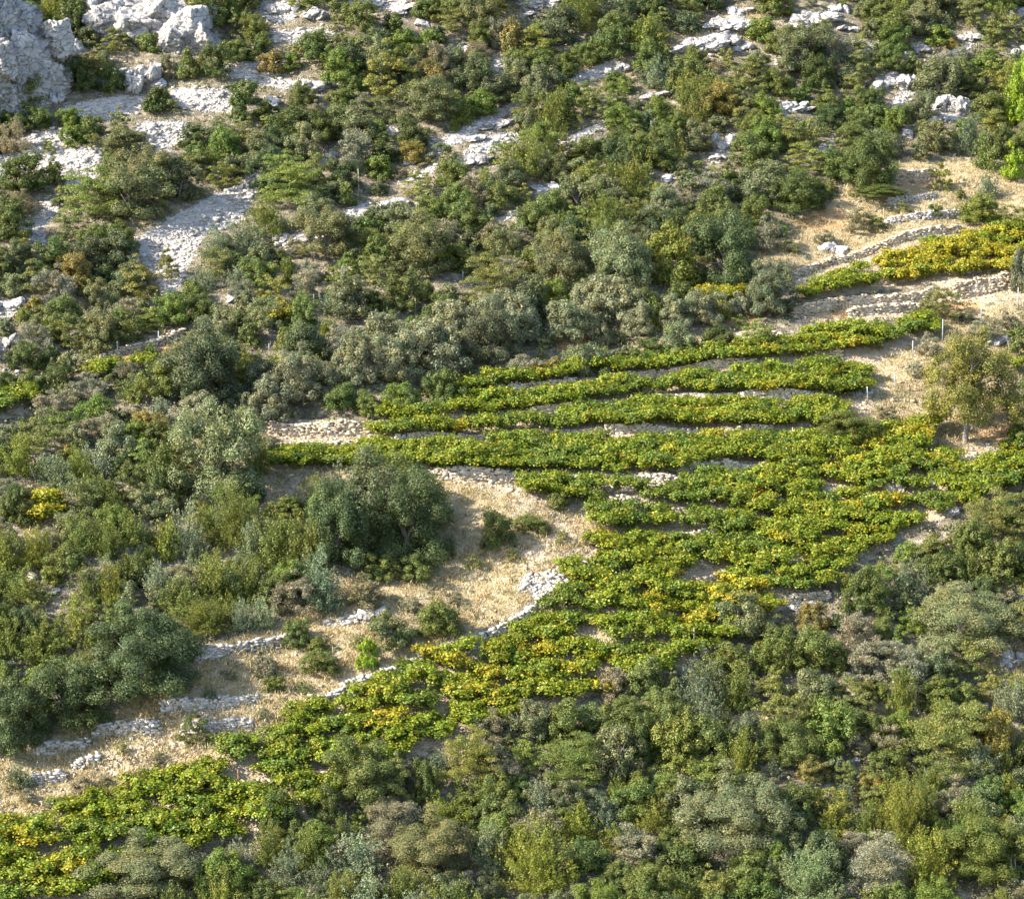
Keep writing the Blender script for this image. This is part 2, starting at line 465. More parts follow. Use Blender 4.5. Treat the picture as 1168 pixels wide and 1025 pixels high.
def inside(px, py, poly):
    poly = np.asarray(poly, float); r = np.zeros(np.shape(px), bool)
    x0, y0 = poly[-1]
    for x1, y1 in poly:
        c = ((y1 > py) != (y0 > py))
        with np.errstate(divide='ignore', invalid='ignore'):
            xi = (x0 - x1) * (py - y1) / (y0 - y1 + 1e-12) + x1
        r ^= c & (px < xi)
        x0, y0 = x1, y1
    return r

# regions, traced on the photograph and laid on the hillside
GRASS = [
 [(296,545),(330,530),(480,540),(560,560),(680,575),(690,600),(640,660),(580,700),(500,745),(400,790),(270,855),(150,905),(0,948),(-60,960),(-60,880),(0,862),(90,830),(215,765),(225,740),(330,705),(400,655),(500,620),(490,570),(410,560),(330,590),(296,575)],
 [(858,292),(930,240),(1020,182),(1100,185),(1200,195),(1200,262),(1100,262),(1010,278),(925,312),(865,312)],
 [(940,470),(985,425),(1040,390),(1075,362),(1200,330),(1200,440),(1168,490),(1110,505),(1040,520),(980,500)],
 [(825,835),(850,812),(890,812),(885,838),(840,848)], [(610,805),(640,785),(668,790),(665,806)],
 [(1120,760),(1145,735),(1200,730),(1200,775),(1140,785)],[(715,395),(800,380),(790,396),(720,402)],
 [(640,95),(715,65),(740,85),(690,102)],[(765,60),(835,12),(880,8),(860,52),(800,75)],[(1085,905),(1120,895),(1130,915),(1100,920)],
 [(20,560),(60,545),(60,600),(30,640)],
]
SCREE = [
 [(640,160),(690,138),(694,144),(645,168)],[(700,180),(742,160),(746,166),(704,188)],[(880,70),(915,52),(918,58),(884,78)],[(930,170),(965,150),(970,156),(934,178)],[(455,205),(500,186),(504,192),(458,213)],[(345,188),(385,170),(388,178),(348,196)],
 [(975,60),(1005,46),(1010,52),(978,68)],[(620,60),(660,42),(664,50),(624,68)],[(500,60),(535,48),(538,56),(504,68)],[(430,150),(462,140),(462,148),(432,158)],[(560,250),(600,236),(602,243),(562,258)],[(730,240),(770,224),(772,232),(734,250)],[(1080,60),(1110,46),(1114,54),(1084,70)],
 [(104,-20),(250,-20),(250,58),(205,62),(150,52),(110,48)],
 [(66,124),(130,110),(168,110),(172,124),(120,137),(72,132)],
 [(-40,200),(0,178),(15,160),(70,146),(84,155),(62,172),(122,168),(112,200),(78,212),(40,192),(0,200),(-40,210)],
 [(150,140),(216,137),(214,158),(188,170),(214,192),(202,198),(174,166)],
 [(196,100),(262,102),(268,126),(236,130),(195,117)], [(252,76),(300,65),(334,74),(312,89),(258,89)],
 [(302,194),(293,222),(272,256),(232,266),(204,328),(186,336),(176,312),(148,297),(140,280),(176,260),(220,235),(262,214),(285,198)],
 [(18,250),(60,224),(66,246),(46,260),(56,276),(40,280)], [(-30,338),(18,344),(14,362),(-30,366)], [(-30,382),(17,394),(0,402),(-30,402)], [(-30,424),(24,424),(10,434),(-30,438)],
 [(296,0),(330,5),(338,22),(318,28),(292,18)],[(302,36),(366,32),(392,42),(350,48),(310,50)],[(282,94),(340,90),(378,98),(372,106),(318,102)],
 [(398,-5),(440,-5),(486,10),(470,16),(420,8)],[(553,72),(578,64),(594,70),(582,92),(560,94)],[(488,166),(540,140),(592,112),(598,118),(545,150),(495,176)],
 [(526,176),(560,152),(585,150),(575,166),(540,182)],[(365,262),(398,238),(424,226),(420,240),(380,268)],[(308,280),(350,262),(400,250),(395,262),(330,282)],
 [(590,2),(640,0),(640,10),(600,14)],[(645,92),(705,66),(712,78),(670,94)],[(780,52),(835,30),(845,44),(800,66)],[(810,28),(850,12),(850,22),(815,34)],
 [(806,184),(836,152),(842,158),(820,186)],[(605,222),(632,206),(640,214),(622,226)],[(752,204),(770,194),(772,206),(756,210)],
 [(895,32),(945,12),(962,6),(960,16),(915,36)],[(990,100),(1022,80),(1030,88),(1000,104)],[(1012,122),(1040,90),(1046,102),(1026,122)],[(1060,136),(1100,106),(1104,130),(1076,140)],
 [(1030,62),(1050,46),(1058,52),(1040,66)],[(1145,10),(1175,6),(1175,22),(1150,24)],[(880,130),(925,112),(930,118),(890,134)],
 [(560,300-130),(585,152),(600,150),(590,165)],
 [(590,660),(640,650),(655,640),(650,660),(625,682),(590,672)],[(335,812),(400,782),(470,752),(540,728),(545,738),(470,766),(400,798),(345,822)],
 [(370,712),(400,700),(430,697),(440,702),(400,712)],
]
SOIL = [
 [(632,395),(655,378),(690,372),(700,384),(690,398),(640,402)],[(700,372),(720,352),(760,350),(750,372)],[(1060,358),(1075,344),(1125,344),(1120,356),(1070,362)],[(1112,500),(1125,486),(1160,484),(1160,498),(1120,504)],
 [(905,300-45),(940,238),(968,240),(960,262),(925,262)],[(180,830),(200,826),(205,836),(185,842)],[(110,875),(128,868),(126,880)],[(930,370),(950,352),(985,352),(960,366)],[(820,370),(850,352),(870,352),(860,378)],[(640,548),(700,552),(780,556),(700,558)],
 [(1015,218),(1018,198),(1064,196),(1066,214)],[(108,418),(160,392),(212,378),(208,392),(150,410),(120,422)],[(40,610),(50,570),(66,566),(60,612)],
]
BARE = [
 [(545,452),(575,424),(690,398),(800,386),(880,372),(870,392),(700,408),(600,428)],[(300,478),(440,480),(450,500),(420,522),(300,535)],
 [(905,372),(930,345),(1060,335),(1090,318),(1200,300),(1200,345),(1080,345),(1060,362)],[(860,312),(930,305),(1010,278),(1095,258),(1090,270),(1000,300),(930,335),(880,325)],
 [(480,535),(580,530),(780,540),(790,570),(690,592),(640,600),(560,565)],[(980,520),(1060,505),(1120,515),(1100,545),(1010,575),(930,585)],
 [(300,540),(420,530),(410,560),(320,590),(298,580)],[(590,620),(660,600),(650,650),(600,660)],[(930,480),(1000,430),(1010,445),(960,500)],[(100,870),(200,830),(290,800),(290,830),(150,890)],
]
VINEYARD = [
 [(330,522),(440,482),(600,440),(870,400),(1068,370),(1050,385),(960,445),(900,520),(870,535),(480,538),(330,530)],
 [(575,560),(690,540),(870,535),(905,520),(1000,500),(1075,497),(1180,508),(1180,555),(1080,590),(1000,635),(900,690),(820,740),(740,780),(640,806),(520,850),(420,880),(360,935),(300,945),(200,985),(100,1030),(-40,1040),(-40,952),(150,910),(270,855),(400,788),(500,751),(580,706),(640,666),(690,604),(680,586)],
 [(905,350),(925,335),(1010,299),(1085,277),(1180,262),(1180,310),(1100,320),(940,340)],
 [(-20,480),(-20,458),(20,450),(40,455),(25,476)],
]
# stone walls: polyline along the middle of the visible face, height in pixels, stone look, label
WALLS = [
 ([(748,458),(850,456),(948,458)], 14, 'white', 'long straight cream dry stone wall with a dark squared end beside the grassy bank'),
 ([(484,545),(560,544),(640,548),(720,551),(782,551)], 14, 'white', 'long white dry stone wall under the vines above the tawny grass slope'),
 ([(774,535),(818,535)], 13, 'white', 'short pale dry stone wall in the vines next to the corner pier'),
 ([(826,536),(876,538)], 19, 'white', 'thick corner pier of dry stone wall with a shaded end among the vines'),
 ([(678,573),(724,577)], 17, 'white', 'stubby dry stone wall end above the dark vines at the grass edge'),
 ([(724,582),(795,586),(830,590)], 8, 'wall', 'low broken wall carrying on from the stubby wall end into the vines'),
 ([(308,491),(370,491),(442,487)], 13, 'wall', 'ochre dry stone wall at the bare end of the vine terraces beside the grey oak'),
 ([(306,513),(360,511),(432,503)], 9, 'wall', 'lower tier of ochre stones beneath the wall beside the grey oak'),
 ([(1090,332),(1180,322)], 18, 'wall', 'broad cream stone bank under the yellow vines by the fence'),
 ([(905,358),(985,344),(1062,338)], 12, 'wall', 'pale dry stone wall running from the dark olive below the yellow vines'),
 ([(968,358),(1062,351)], 12, 'wall', 'grey dry stone wall directly above the top row of green vines'),
 ([(978,320),(1048,312)], 8, 'wall', 'thin line of pale stones inside the yellow vine patch, nearest the dark olive'),
 ([(1086,311),(1180,304)], 6, 'wall', 'thin line of pale stones inside the yellow vine patch, nearest the frame edge'),
 ([(900,318),(950,298),(1010,280),(1095,262)], 8, 'wall', 'rough stone edge along the top of the yellow vine patch'),
 ([(1016,202),(1066,200)], 13, 'wall', 'ruddy dry stone wall under pale grass beside the round dark bush'),
 ([(1012,230),(1066,224)], 5, 'scree', 'low row of pale stones in dry grass below the ruddy wall'),
 ([(1010,256),(1060,247),(1110,240)], 7, 'scree', 'row of pale stones across the upper dry meadow'),
 ([(224,748),(280,740),(332,729)], 10, 'scree', 'shadowed grey dry stone wall at the top of the tawny slope by the juniper thicket'),
 ([(184,809),(240,804),(292,798)], 10, 'scree', 'tumbled grey stone wall in grass beside the big dark oak clump'),
 ([(108,836),(150,832),(182,833)], 11, 'scree', 'grey dry stone wall ending at an orange bank in the grass'),
 ([(208,834),(245,830),(288,828)], 11, 'scree', 'tumbled stone wall in grass above the vines, below the feathery shrub'),
 ([(34,855),(100,847)], 7, 'scree', 'dark low wall line in grass under the dark oak clump'),
 ([(36,890),(72,886)], 11, 'scree', 'short stone heap wall beside the small blue green juniper'),
 ([(84,874),(112,868)], 9, 'scree', 'tiny stone wall remnant beside an orange earth patch in grass'),
 ([(112,411),(160,396),(210,381)], 9, 'wall', 'slanting orange stone bank with posts in the scrub below the scree'),
 ([(542,451),(600,445),(655,436)], 11, 'wall', 'cream terrace wall under the uppermost vine row, close to the olive grove'),
 ([(695,431),(760,427),(860,418)], 9, 'wall', 'thin cream terrace wall under the uppermost vine rows, mid terrace'),
 ([(590,475),(660,466),(745,459)], 10, 'wall', 'thin terrace wall leading up to the long straight wall'),
 ([(452,504),(520,501),(590,498)], 9, 'wall', 'thin stone strip between vine rows near the ochre wall'),
 ([(600,497),(690,492),(760,493),(880,493)], 10, 'wall', 'thin stone strip between vine rows beneath the long straight wall'),
 ([(872,378),(930,412-12),(960,404)], 5, 'wall', 'short stone strip among vines near the upper grassy bank'),
 ([(828,338),(860,330),(890,324)], 9, 'wall', 'pale wall rising beside the big round tree to the dark olive'),
 ([(690,615),(740,616)], 6, 'wall', 'short broken stone strip at the grass edge inside the big vineyard'),
 ([(745,619),(790,613),(826,608)], 6, 'wall', 'pale slanting stone strip in the big vineyard below the stubby wall'),
 ([(664,650),(700,642)], 7, 'wall', 'little stone heap wall among vines at the grass edge'),
 ([(792,668),(832,658)], 5, 'wall', 'small stone strip deep in the big vineyard'),
 ([(895,655-3),(945,646)], 5, 'wall', 'small stone strip near the hairy olive brown broom bush'),
 ([(895,688),(948,680)], 6, 'wall', 'pale stone strip at the yellow vines above the scrub'),
 ([(335,813),(400,786),(470,757),(540,732),(600,703),(648,670)], 9, 'scree', 'long diagonal rubble edge between the tawny grass and the big vineyard'),
 ([(255,904),(285,900),(312,896)], 7, 'wall', 'white stone strip in the lower vines by the red stake'),
 ([(332,893),(378,886)], 7, 'wall', 'white stone strip in the lower vines near the dark mastic clump'),
 ([(60,985),(110,980),(150,972)], 5, 'wall', 'stone strip in the lowest vine rows'),
]
wall_lines = []
def lay_walls():
    global HG
    add = np.zeros_like(HG)
    for pts, hp, look, lab in WALLS:
        a = np.array(pts, float)
        P = at(a[:, 0], a[:, 1])
        Hm = hp / ppm(P[:, 1].mean()) * (.98 if hp >= 12 else .85)
        wall_lines.append((P, Hm, look, lab))
        yw = np.interp(GX, P[:, 0], P[:, 1])
        d = GY - yw
        L = max(1.2, Hm * 1.9)
        fade = np.clip((GX - P[0, 0] + .9) / .9, 0, 1) * np.clip((P[-1, 0] + .9 - GX) / .9, 0, 1)
        up = np.clip((d - .05) / .3, 0, 1)
        disp = np.where(d > .2, np.clip(1 - d / L, 0, 1), -np.clip(1 + d / L, 0, 1))
        disp = np.where((d >= -.05) & (d <= .4), -1 + 2 * np.clip((d + .05) / .45, 0, 1), disp)
        add += disp * Hm * .5 * fade
    HG += np.clip(add, -1.2, 1.2)
lay_walls()

def region(px, py, polys):
    r = np.zeros(np.shape(px), bool)
    for p in polys: r |= inside(px, py, p)
    return r
def build_hill():
    me = bpy.data.meshes.new('hillside')
    ny, nx = HG.shape
    V = np.stack([GX, GY, HG], -1).reshape(-1, 3)
    idx = np.arange(nx * ny).reshape(ny, nx)
    Q = np.stack([idx[:-1, :-1], idx[:-1, 1:], idx[1:, 1:], idx[1:, :-1]], -1).reshape(-1, 4)
    me = mesh('hillside', V, [Q], ground_mat())
    px, py = pix(V)
    c = np.zeros((len(V), 4), np.float32); c[:, 3] = 1
    def soft(polys):
        m = region(px, py, polys).astype(np.float32).reshape(ny, nx)
        p = np.pad(m, 1, mode='edge')
        return sum(p[i:i + ny, j:j + nx] for i in range(3) for j in range(3)).ravel() / 9
    c[:, 0] = soft(GRASS); c[:, 1] = soft(SCREE); c[:, 2] = soft(SOIL)
    ca = me.color_attributes.new('cover', 'FLOAT_COLOR', 'POINT'); ca.data.foreach_set('color', c.ravel())
    b = np.maximum(soft(BARE), soft(VINEYARD) * .85).astype(np.float32)
    fa = me.attributes.new('bare', 'FLOAT', 'POINT'); fa.data.foreach_set('value', b)
    me.polygons.foreach_set('use_smooth', np.ones(len(Q), bool))
    tag(obj('hillside', me), kind='structure')
build_hill()

# ------------------------------------------------------------------ stones, walls, rocks
CUBE = np.array([(x, y, z) for z in (-.5, .5) for y in (-.5, .5) for x in (-.5, .5)], float)
CQ = np.array([(0, 2, 3, 1), (4, 5, 7, 6), (0, 1, 5, 4), (2, 6, 7, 3), (0, 4, 6, 2), (1, 3, 7, 5)])
def stones(mb, P, S, g, jit=.28, turn=.5, tilt=.16):
    """irregular hewn stones: jittered, randomly turned boxes"""
    n = len(P)
    V = CUBE[None] * (1 + g.uniform(-jit, jit, (n, 8, 3))) + g.uniform(-jit * .4, jit * .4, (n, 8, 3))
    V *= np.asarray(S)[:, None, :]
    a = g.uniform(-turn, turn, n); b = g.normal(0, tilt, n)
    ca, sa = np.cos(a)[:, None], np.sin(a)[:, None]
    x, y, z = V[..., 0], V[..., 1], V[..., 2]
    x, y = x * ca - y * sa, x * sa + y * ca
    cb, sb = np.cos(b)[:, None], np.sin(b)[:, None]
    x, z = x * cb - z * sb, x * sb + z * cb
    V = np.stack([x, y, z], -1) + P[:, None, :]
    mb.add(V.reshape(-1, 3), (CQ[None] + 8 * np.arange(n)[:, None, None]).reshape(-1, 4))

def build_walls():
    g = np.random.default_rng(21)
    for P, Hm, look, lab in wall_lines:
        x0, x1 = P[0, 0], P[-1, 0]
        mb = MB()
        s = .20
        rows = max(3, int(round((Hm + .25) / .135)))
        n = int((x1 - x0) / (s * .92)) + 1
        ragged = 1 if look != 'scree' else 1.6
        topcut = .5 + .5 * np.sin(np.arange(n + 1) * .21 * ragged + Hm * 9) * np.sin(np.arange(n + 1) * .083 * ragged + 2)
        for r in range(rows + 1):
            for dep in (0, 1):
                x = x0 + (np.arange(n) + .5 * (r % 2)) * s * .92 + g.normal(0, .03, n)
                k = (g.uniform(0, 1, n) > (.04 if r < rows else .35)) & (r <= (rows - (1.4 if look == 'scree' else .5) * topcut[:n] + .6))
                k &= (x <= x1 + .1)
                x = x[k]
                if not len(x): continue
                yw = np.interp(x, P[:, 0], P[:, 1])
                zb = ground(x, yw - .12)
                top = ground(x, yw + .42) + .03
                hh = np.maximum(top - zb, .22)
                f = r / rows
                z = zb + f * hh
                y = yw - .04 + dep * .22 + f * .12 + g.normal(0, .035, len(x))
                S = np.stack([g.uniform(.13, .36, len(x)), g.uniform(.2, .3, len(x)), g.uniform(.7, 1.35, len(x)) * hh / rows], 1)
                stones(mb, np.stack([x, y, z], 1), S, g, .17, .14 if look != 'scree' else .4, .06 if look != 'scree' else .16)
        if look == 'scree' or Hm > .5:               # fallen stones at the foot
            k = int((x1 - x0) * 2.5) + 2
            x = g.uniform(x0 - .5, x1 + .5, k); yw = np.interp(x, P[:, 0], P[:, 1]); y = yw - .3 - np.abs(g.normal(0, .4, k))
            S = g.uniform(.07, .18, (k, 3)); S[:, 2] *= .7
            stones(mb, np.stack([x, y, ground(x, y) + .03], 1), S, g)
        o = obj('dry_stone_wall', mb.build('dry_stone_wall', M[look]))
        tag(o, lab, 'stone wall', 'dry stone walls of the terraces')
build_walls()

# icosphere for rocks
def ico(sub):
    import bmesh
    bm = bmesh.new(); bmesh.ops.create_icosphere(bm, subdivisions=sub, radius=1)
    V = np.array([v.co[:] for v in bm.verts]); T = np.array([[v.index for v in f.verts] for f in bm.faces]); bm.free()
    return V, T
ICO4, ICO5, ICO3, ICO6 = ico(4), ico(5), ico(3), ico(6)
def rock(mb, c, size, g, base, rough=.10, rot=None, planes=13, face=None, box=None):
    D, T = base
    n = unit(g.normal(size=(planes, 3))); off = g.uniform(.58, 1.0, planes)
    if face is not None:
        m = unit(np.asarray(face) + g.normal(size=(3, 3)) * .12); n = np.concatenate([n, m]); off = np.concatenate([off, g.uniform(.38, .55, 3)])
    if box is not None:
        n = np.concatenate([np.array(box[0]), n]); n = unit(n); off = np.concatenate([box[1], off * np.max(box[1]) * 1.25])
    dots = D @ n.T
    r = np.min(np.where(dots > .05, off / np.maximum(dots, .05), 9), 1)
    r = np.minimum(r, 1.25 if box is None else 9)
    V = D * r[:, None]
    f = g.uniform(0, 50, 3)
    nz = np.array([mnoise.fractal(Vector(p * 2.0 + f), 1.0, 2.1, 5) for p in V])
    rid = np.array([abs(mnoise.noise(Vector(p * np.array([1.2, 1.2, 3.4]) + f))) for p in V])
    cell = np.array([mnoise.cell(Vector((p[0] * 2.6 + p[2] * .8 + .25 * q, p[1] * 2.6, p[2] * 2.2 - p[0] * .9 + .25 * q)) + Vector(f)) for p, q in zip(V, nz)])
    V = V * (1 + rough * .75 * nz + rough * .8 * (cell - .5) - rough * 1.2 * np.clip(.14 - rid, 0, 1) / .14)[:, None]
    V = V * np.asarray(size)
    if rot is not None:
        from mathutils import Euler
        V = V @ np.array(Euler(rot).to_matrix()).T
    mb.add(V + np.asarray(c), None, T)

CRAG = [(215, 30, 50, 58, .4), (196, 46, 34, 34, .2), (230, 46, 38, 38, .5), (172, 14, 52, 46, .2), (150, 26, 44, 44, .4), (128, 16, 48, 44, .1), (112, 30, 32, 44, .3), (196, 10, 54, 44, .6), (145, -12, 76, 44, 0), (100, 8, 38, 40, 0), (205, -15, 76, 44, 0), (182, 32, 36, 30, .3), (160, 42, 26, 20, .3), (238, 20, 30, 40, .3), (135, 40, 24, 18, .2)]
def build_cliffs():
    g = np.random.default_rng(5)
    mb = MB()
    n = np.array([.80, -.58, .13]); t = np.array([.59, .81, 0]); z = np.array([0, 0, 1.0])
    blocks = [(66, 100, 4.6, 1.6, 4.3, -.5)]
    for i in range(22):
        u = g.uniform(0, 1)
        blocks.append((74 - 62 * u + g.normal() * 4, 108 - g.uniform(0, 74) + 14 * u, g.uniform(.5, 1.2), g.uniform(.5, .9), g.uniform(.8, 2.3), g.uniform(.1, .6) + 1.9 * 0))
    for (px, py, lt, ln, lz, dn) in blocks:
        p = at(px, max(py, 4))[0]
        if lt < 3:                                  # blocks standing out of the face at this height
            p0 = at(70, 106)[0]; k = 1 / ppm(p0[1])
            c = p0 - t * (74 - px) * k / .59 * .98 + n * (dn - ln * .6 - .3) + z * ((106 - py) * k * .95 - lz * .4)
        else: c = p - t * lt * .95 - n * (ln - dn) + z * lz * .62
        rock(mb, c, 1.0, g, ICO6 if lt > 3 else ICO5, .13, None, planes=9,
             box=([n + g.normal(size=3) * .05, -n, t + [0, 0, .1], -t, z + [.15, -.1, 0], -z, n + [-.3, -.5, .5], n + [.1, .3, .6]], [ln, ln, lt, lt, lz, lz, ln * 1.25 + lz * .33, ln * 1.1 + lz * .42]))
    tag(obj('cliff', mb.build('cliff', M['rock'])), 'high shadowed limestone cliff face beside the dark bushy cleft', 'cliff')
    mb = MB()
    for (px, py, w, h, tt) in CRAG:
        p = at(px, max(py, 2) + h * .38)[0]; k = 1 / ppm(p[1])
        sx, sz = w * k * .58, h * k * .58
        rock(mb, p + np.array([0, .3 * sx, h * k * .34]), (sx, sx * g.uniform(.8, 1.1), sz), g, ICO5, .12, (g.normal() * .08, g.uniform(.05, .25), g.uniform(-.3, .3)), planes=16)
    tag(obj('crag', mb.build('crag', M['rock'])), 'bright cracked limestone crag with sunlit blocks across the cleft from the cliff', 'crag')
build_cliffs()

OUTCROPS = [ # px, py(base), w, h, label
 (163,100,34,36,'tall pale leaning limestone block below the cracked crag'),(140,90,24,20,'blocky rock beside the tall leaning limestone block'),
 (180,98,18,14,'small pale rock at the foot of the tall leaning block'),(60,118,20,18,'grey rock fallen below the shadowed cliff'),
 (78,66,26,20,'shaded rock in the dark bushy cleft'),(308,118,18,18,'upright white rock near the rusty shrubs'),(366,102,34,16,'white rock ledge with a dark notch'),
 (356,20,24,14,'white rock near the top edge beside a mastic bush'),(322,14,30,18,'rubbly white outcrop at the top edge'),
 (420,6,34,12,'white slab outcrop on the upper skyline edge'),(468,12,36,12,'pale slab outcrop on the upper edge beside a round bush'),
 (482,28,18,10,'small pale slab under the upper edge outcrop'),(620,6,40,10,'white ledge at the top edge above grey shrubs'),(603,18,18,8,'small white ledge just under the top edge'),
 (826,32,44,16,'upper slab of the big rocky clearing'),(797,54,56,18,'long tilted slab of the big rocky clearing'),(822,48,34,14,'middle slab of the big rocky clearing'),(848,58,24,12,'lowest slab of the big rocky clearing'),(845,14,24,10,'small white slab above the big rocky clearing'),
 (704,84,26,14,'white rock in the grassy gap among grey shrubs'),(664,92,20,10,'low white rocks at the tail of the grassy gap'),(750,112,26,12,'low white ledge under a holm oak'),
 (824,168,26,18,'pale rock with scree beside green bushes'),(814,182,18,8,'small flat rock below the pale scree rock'),
 (930,24,44,18,'long white slab near the top edge, upper right scrub'),(957,12,20,9,'small white slab uphill of the long white slab'),(968,34,20,10,'thin pale ledge downhill of the long white slab'),(905,32,18,10,'pale slab at the tail of the long white slab'),
 (1044,62,26,16,'chunky white rock among bushes above the round juniper'),(1012,98,34,18,'fissured pale rock beside a small dark bush'),(1036,104,22,22,'white leaning rock next to a grey holm oak'),(1022,122,18,10,'small white rock below the leaning rock'),
 (1086,130,36,28,'big split white boulder below the grey holm oak'),(1070,138,20,12,'low rock at the foot of the big split boulder'),(1104,44,20,10,'small pale rock in bright grass'),(1036,156,16,12,'little white rock above the meadow'),
 (1164,60,20,12,'pale rock above the bright pine'),(1162,18,22,14,'white rock in the upper corner'),(910,124,34,8,'thin white ledge below a dark round bush'),
 (448,234,34,14,'white rock heap on the slanting gap'),(478,182,28,10,'flat white rock by a mastic bush'),(486,172-8,20,8,'small white rock uphill of the flat white rock'),(545,186,30,12,'jagged white rocks below the diagonal ledge'),(560,150-6,36,10,'diagonal white ledge through the scrub'),(530,160,34,9,'lower piece of the diagonal white ledge'),
 (384,262,36,12,'white rocks at the foot of the slanting gap'),(328,276,32,14,'pale rock shelf beside the scree tongue'),(362,258,24,9,'narrow rock shelf uphill of the pale shelf'),(262,344,16,10,'lone white rock below the scree tongue'),
 (622,218,28,12,'broken white rocks in the middle scrub'),(760,204,18,10,'white rock beside a bright round bush'),
 (8,350,28,16,'pale rock at the frame edge below the scree'),(6,394,22,14,'white rock at the frame edge in scrub'),(420,702,28,9,'smooth white boulder in the tawny grass'),
 (948,566,36,12,'sloping tan slab among vines'),(1012,574,38,12,'smooth pale slab set into the vineyard'),(1020,560,20,10,'small leaning stone above the smooth slab'),(1050,552,26,6,'thin stone ledge among dark vines'),(1058,570,24,7,'low stone under dark vines near the grassy bank'),
 (1100,526,30,14,'cracked orange rock below the lone tree'),(1072,520,24,10,'pale rock edge downhill of the lone tree'),(888,574,22,7,'flat stone in the middle of the vineyard'),
 (1086,585,18,7,'small stone at the vineyard corner'),(1022,618,14,7,'small white stone above the hairy broom'),(1145,752,18,14,'grey boulder in a gap of the lower scrub'),(1160,756,20,12,'pale boulder in a gap by bare branches'),
 (975,868,10,6,'small white stone in dry grass by a dead branch'),(720,690-22,16,5,'flat stone in the dense vineyard'),(915,690,30,7,'flat slab under the yellow vines'),(924,700-5,28,7,'pale slab at the lower vineyard edge'),
 (36,660,16,12,'white rocks in the juniper thicket near the orange patch'),(950,287,26,14,'grey rubble heap beside the upper vine patch'),(200,893,10,8,'small grey stone at the vineyard edge'),
 (1140,392,26,10,'weathered flat stone on the grassy bank behind the tree'),(985,452,20,8,'chalky stone on the grassy bank'),
 (60,800-125,14,8,'small pale rock under the junipers'),
]
rock_spots = []
def build_outcrops():
    g = np.random.default_rng(11)
    for (px, py, w, h, lab) in OUTCROPS:
        mb = MB()
        p0 = at(px, py)[0]; k = 1 / ppm(p0[1])
        n = 1 if w < 20 else (3 if w < 30 else 5)
        for i in range(n):
            fx = 0 if n == 1 else (i / (n - 1) - .5) * .75 + g.normal() * .05
            sw = w * k * (.52 if n == 1 else g.uniform(.24, .36)); sh = h * k * (g.uniform(.28, .42) if h < .62 * w else g.uniform(.42, .56))
            x = p0[0] + fx * w * k; y = p0[1] + g.uniform(-.1, .6) * h * k * .8 + fx * w * k * .35
            z = float(ground(x, y))
            rock(mb, (x, y, z + sh * .30), (sw * 1.08, sw * .8 + .25, sh), g, ICO4 if w < 36 else ICO5, .10, (.34 + g.normal() * .12, g.uniform(-.30, .02), g.uniform(-.5, .5)), planes=15)
        m = M['wall'] if any(t in lab for t in ('tan', 'orange', 'smooth pale')) else M['rock']
        tag(obj('rock_outcrop', mb.build('rock_outcrop', m)), lab, 'rock', 'pale limestone outcrops')
        rock_spots.append((px, py, w, h))
build_outcrops()

def scatter_px(polys, n, g, pad=0):
    """random points inside polygons, evenly by area"""
    A = np.array([abs(np.sum(np.roll(np.array(p)[:, 0], -1) * np.array(p)[:, 1] - np.array(p)[:, 0] * np.roll(np.array(p)[:, 1], -1))) / 2 for p in polys])
    out = []
    for p, a in zip(polys, A):
        k = max(3, int(n * a / A.sum()))
        p = np.array(p, float); lo, hi = p.min(0), p.max(0); got = 0
        while got < k:
            q = g.uniform(lo, hi, (k * 2, 2)); q = q[inside(q[:, 0], q[:, 1], p)][:k - got]
            out.append(q); got += len(q)
    return np.concatenate(out)

def build_scree():
    g = np.random.default_rng(31)
    q = scatter_px(SCREE, 30000, g); q += g.normal(0, 2.2, q.shape)
    P = at(q[:, 0], q[:, 1])
    s = .045 + .05 * g.pareto(2.5, len(P)).clip(0, 6)
    S = np.stack([s * g.uniform(.8, 1.5, len(P)), s * g.uniform(.8, 1.3, len(P)), s * g.uniform(.3, .7, len(P))], 1)
    P[:, 2] += S[:, 2] * .2
    mb = MB(); stones(mb, P, S, g, .3)
    # sparse stones over bare soil and vineyard ground
    q = np.concatenate([scatter_px(BARE, 2600, g), scatter_px(VINEYARD, 2200, g), scatter_px(GRASS, 1300, g), g.uniform((-30, -20), (1200, 330), (900, 2))]); q += g.normal(0, 2, q.shape)
    P = at(q[:, 0], q[:, 1]); s = .06 + .09 * g.pareto(3.5, len(P)).clip(0, 2)
    S = np.stack([s * 1.2, s, s * .6], 1); P[:, 2] += s * .1
    mb2 = MB(); stones(mb2, P, S, g, .3)
    tag(obj('scree_gravel', mb.build('scree_gravel', M['scree'])), 'loose pale grey limestone rubble and gravel on the slope', 'gravel', kind='stuff')
    tag(obj('loose_stones', mb2.build('loose_stones', M['wall'])), 'small cream stones strewn over bare terrace soil', 'gravel', kind='stuff')
build_scree()

# ------------------------------------------------------------------ posts
METAL_POSTS = [(1075,391,26,0,'metal'),(1119,369,23,0,'metal'),(1161,354,25,0,'metal'),(1041,407,18,0,'metal'),(1022,447,21,-.12,'metal'),(990,459,18,-.08,'metal'),(951,481,14,0,'metal'),(903,510,22,.05,'metal'),
 (489,311,14,0,'post'),(528,320,10,0,'metal'),(474,361,21,0,'post'),(427,369,16,.14,'metal'),(358,347,11,0,'metal'),(414,327,7,0,'metal'),(307,400,8,0,'metal'),
 (134,406,16,0,'metal'),(181,394,16,0,'metal'),(226,376,14,0,'metal'),(409,222,28,0,'post'),(851,204,12,0,'metal'),(1008,250,12,0,'post'),(1016,258,7,0,'post'),
 (791,748,32,.03,'post'),(272,903,26,0,'redpost'),(498,886,14,-.05,'redpost'),(343,740,9,0,'dead'),(346,463,16,0,'post'),(1135,220,9,0,'post'),(68,702,7,0,'dead')]
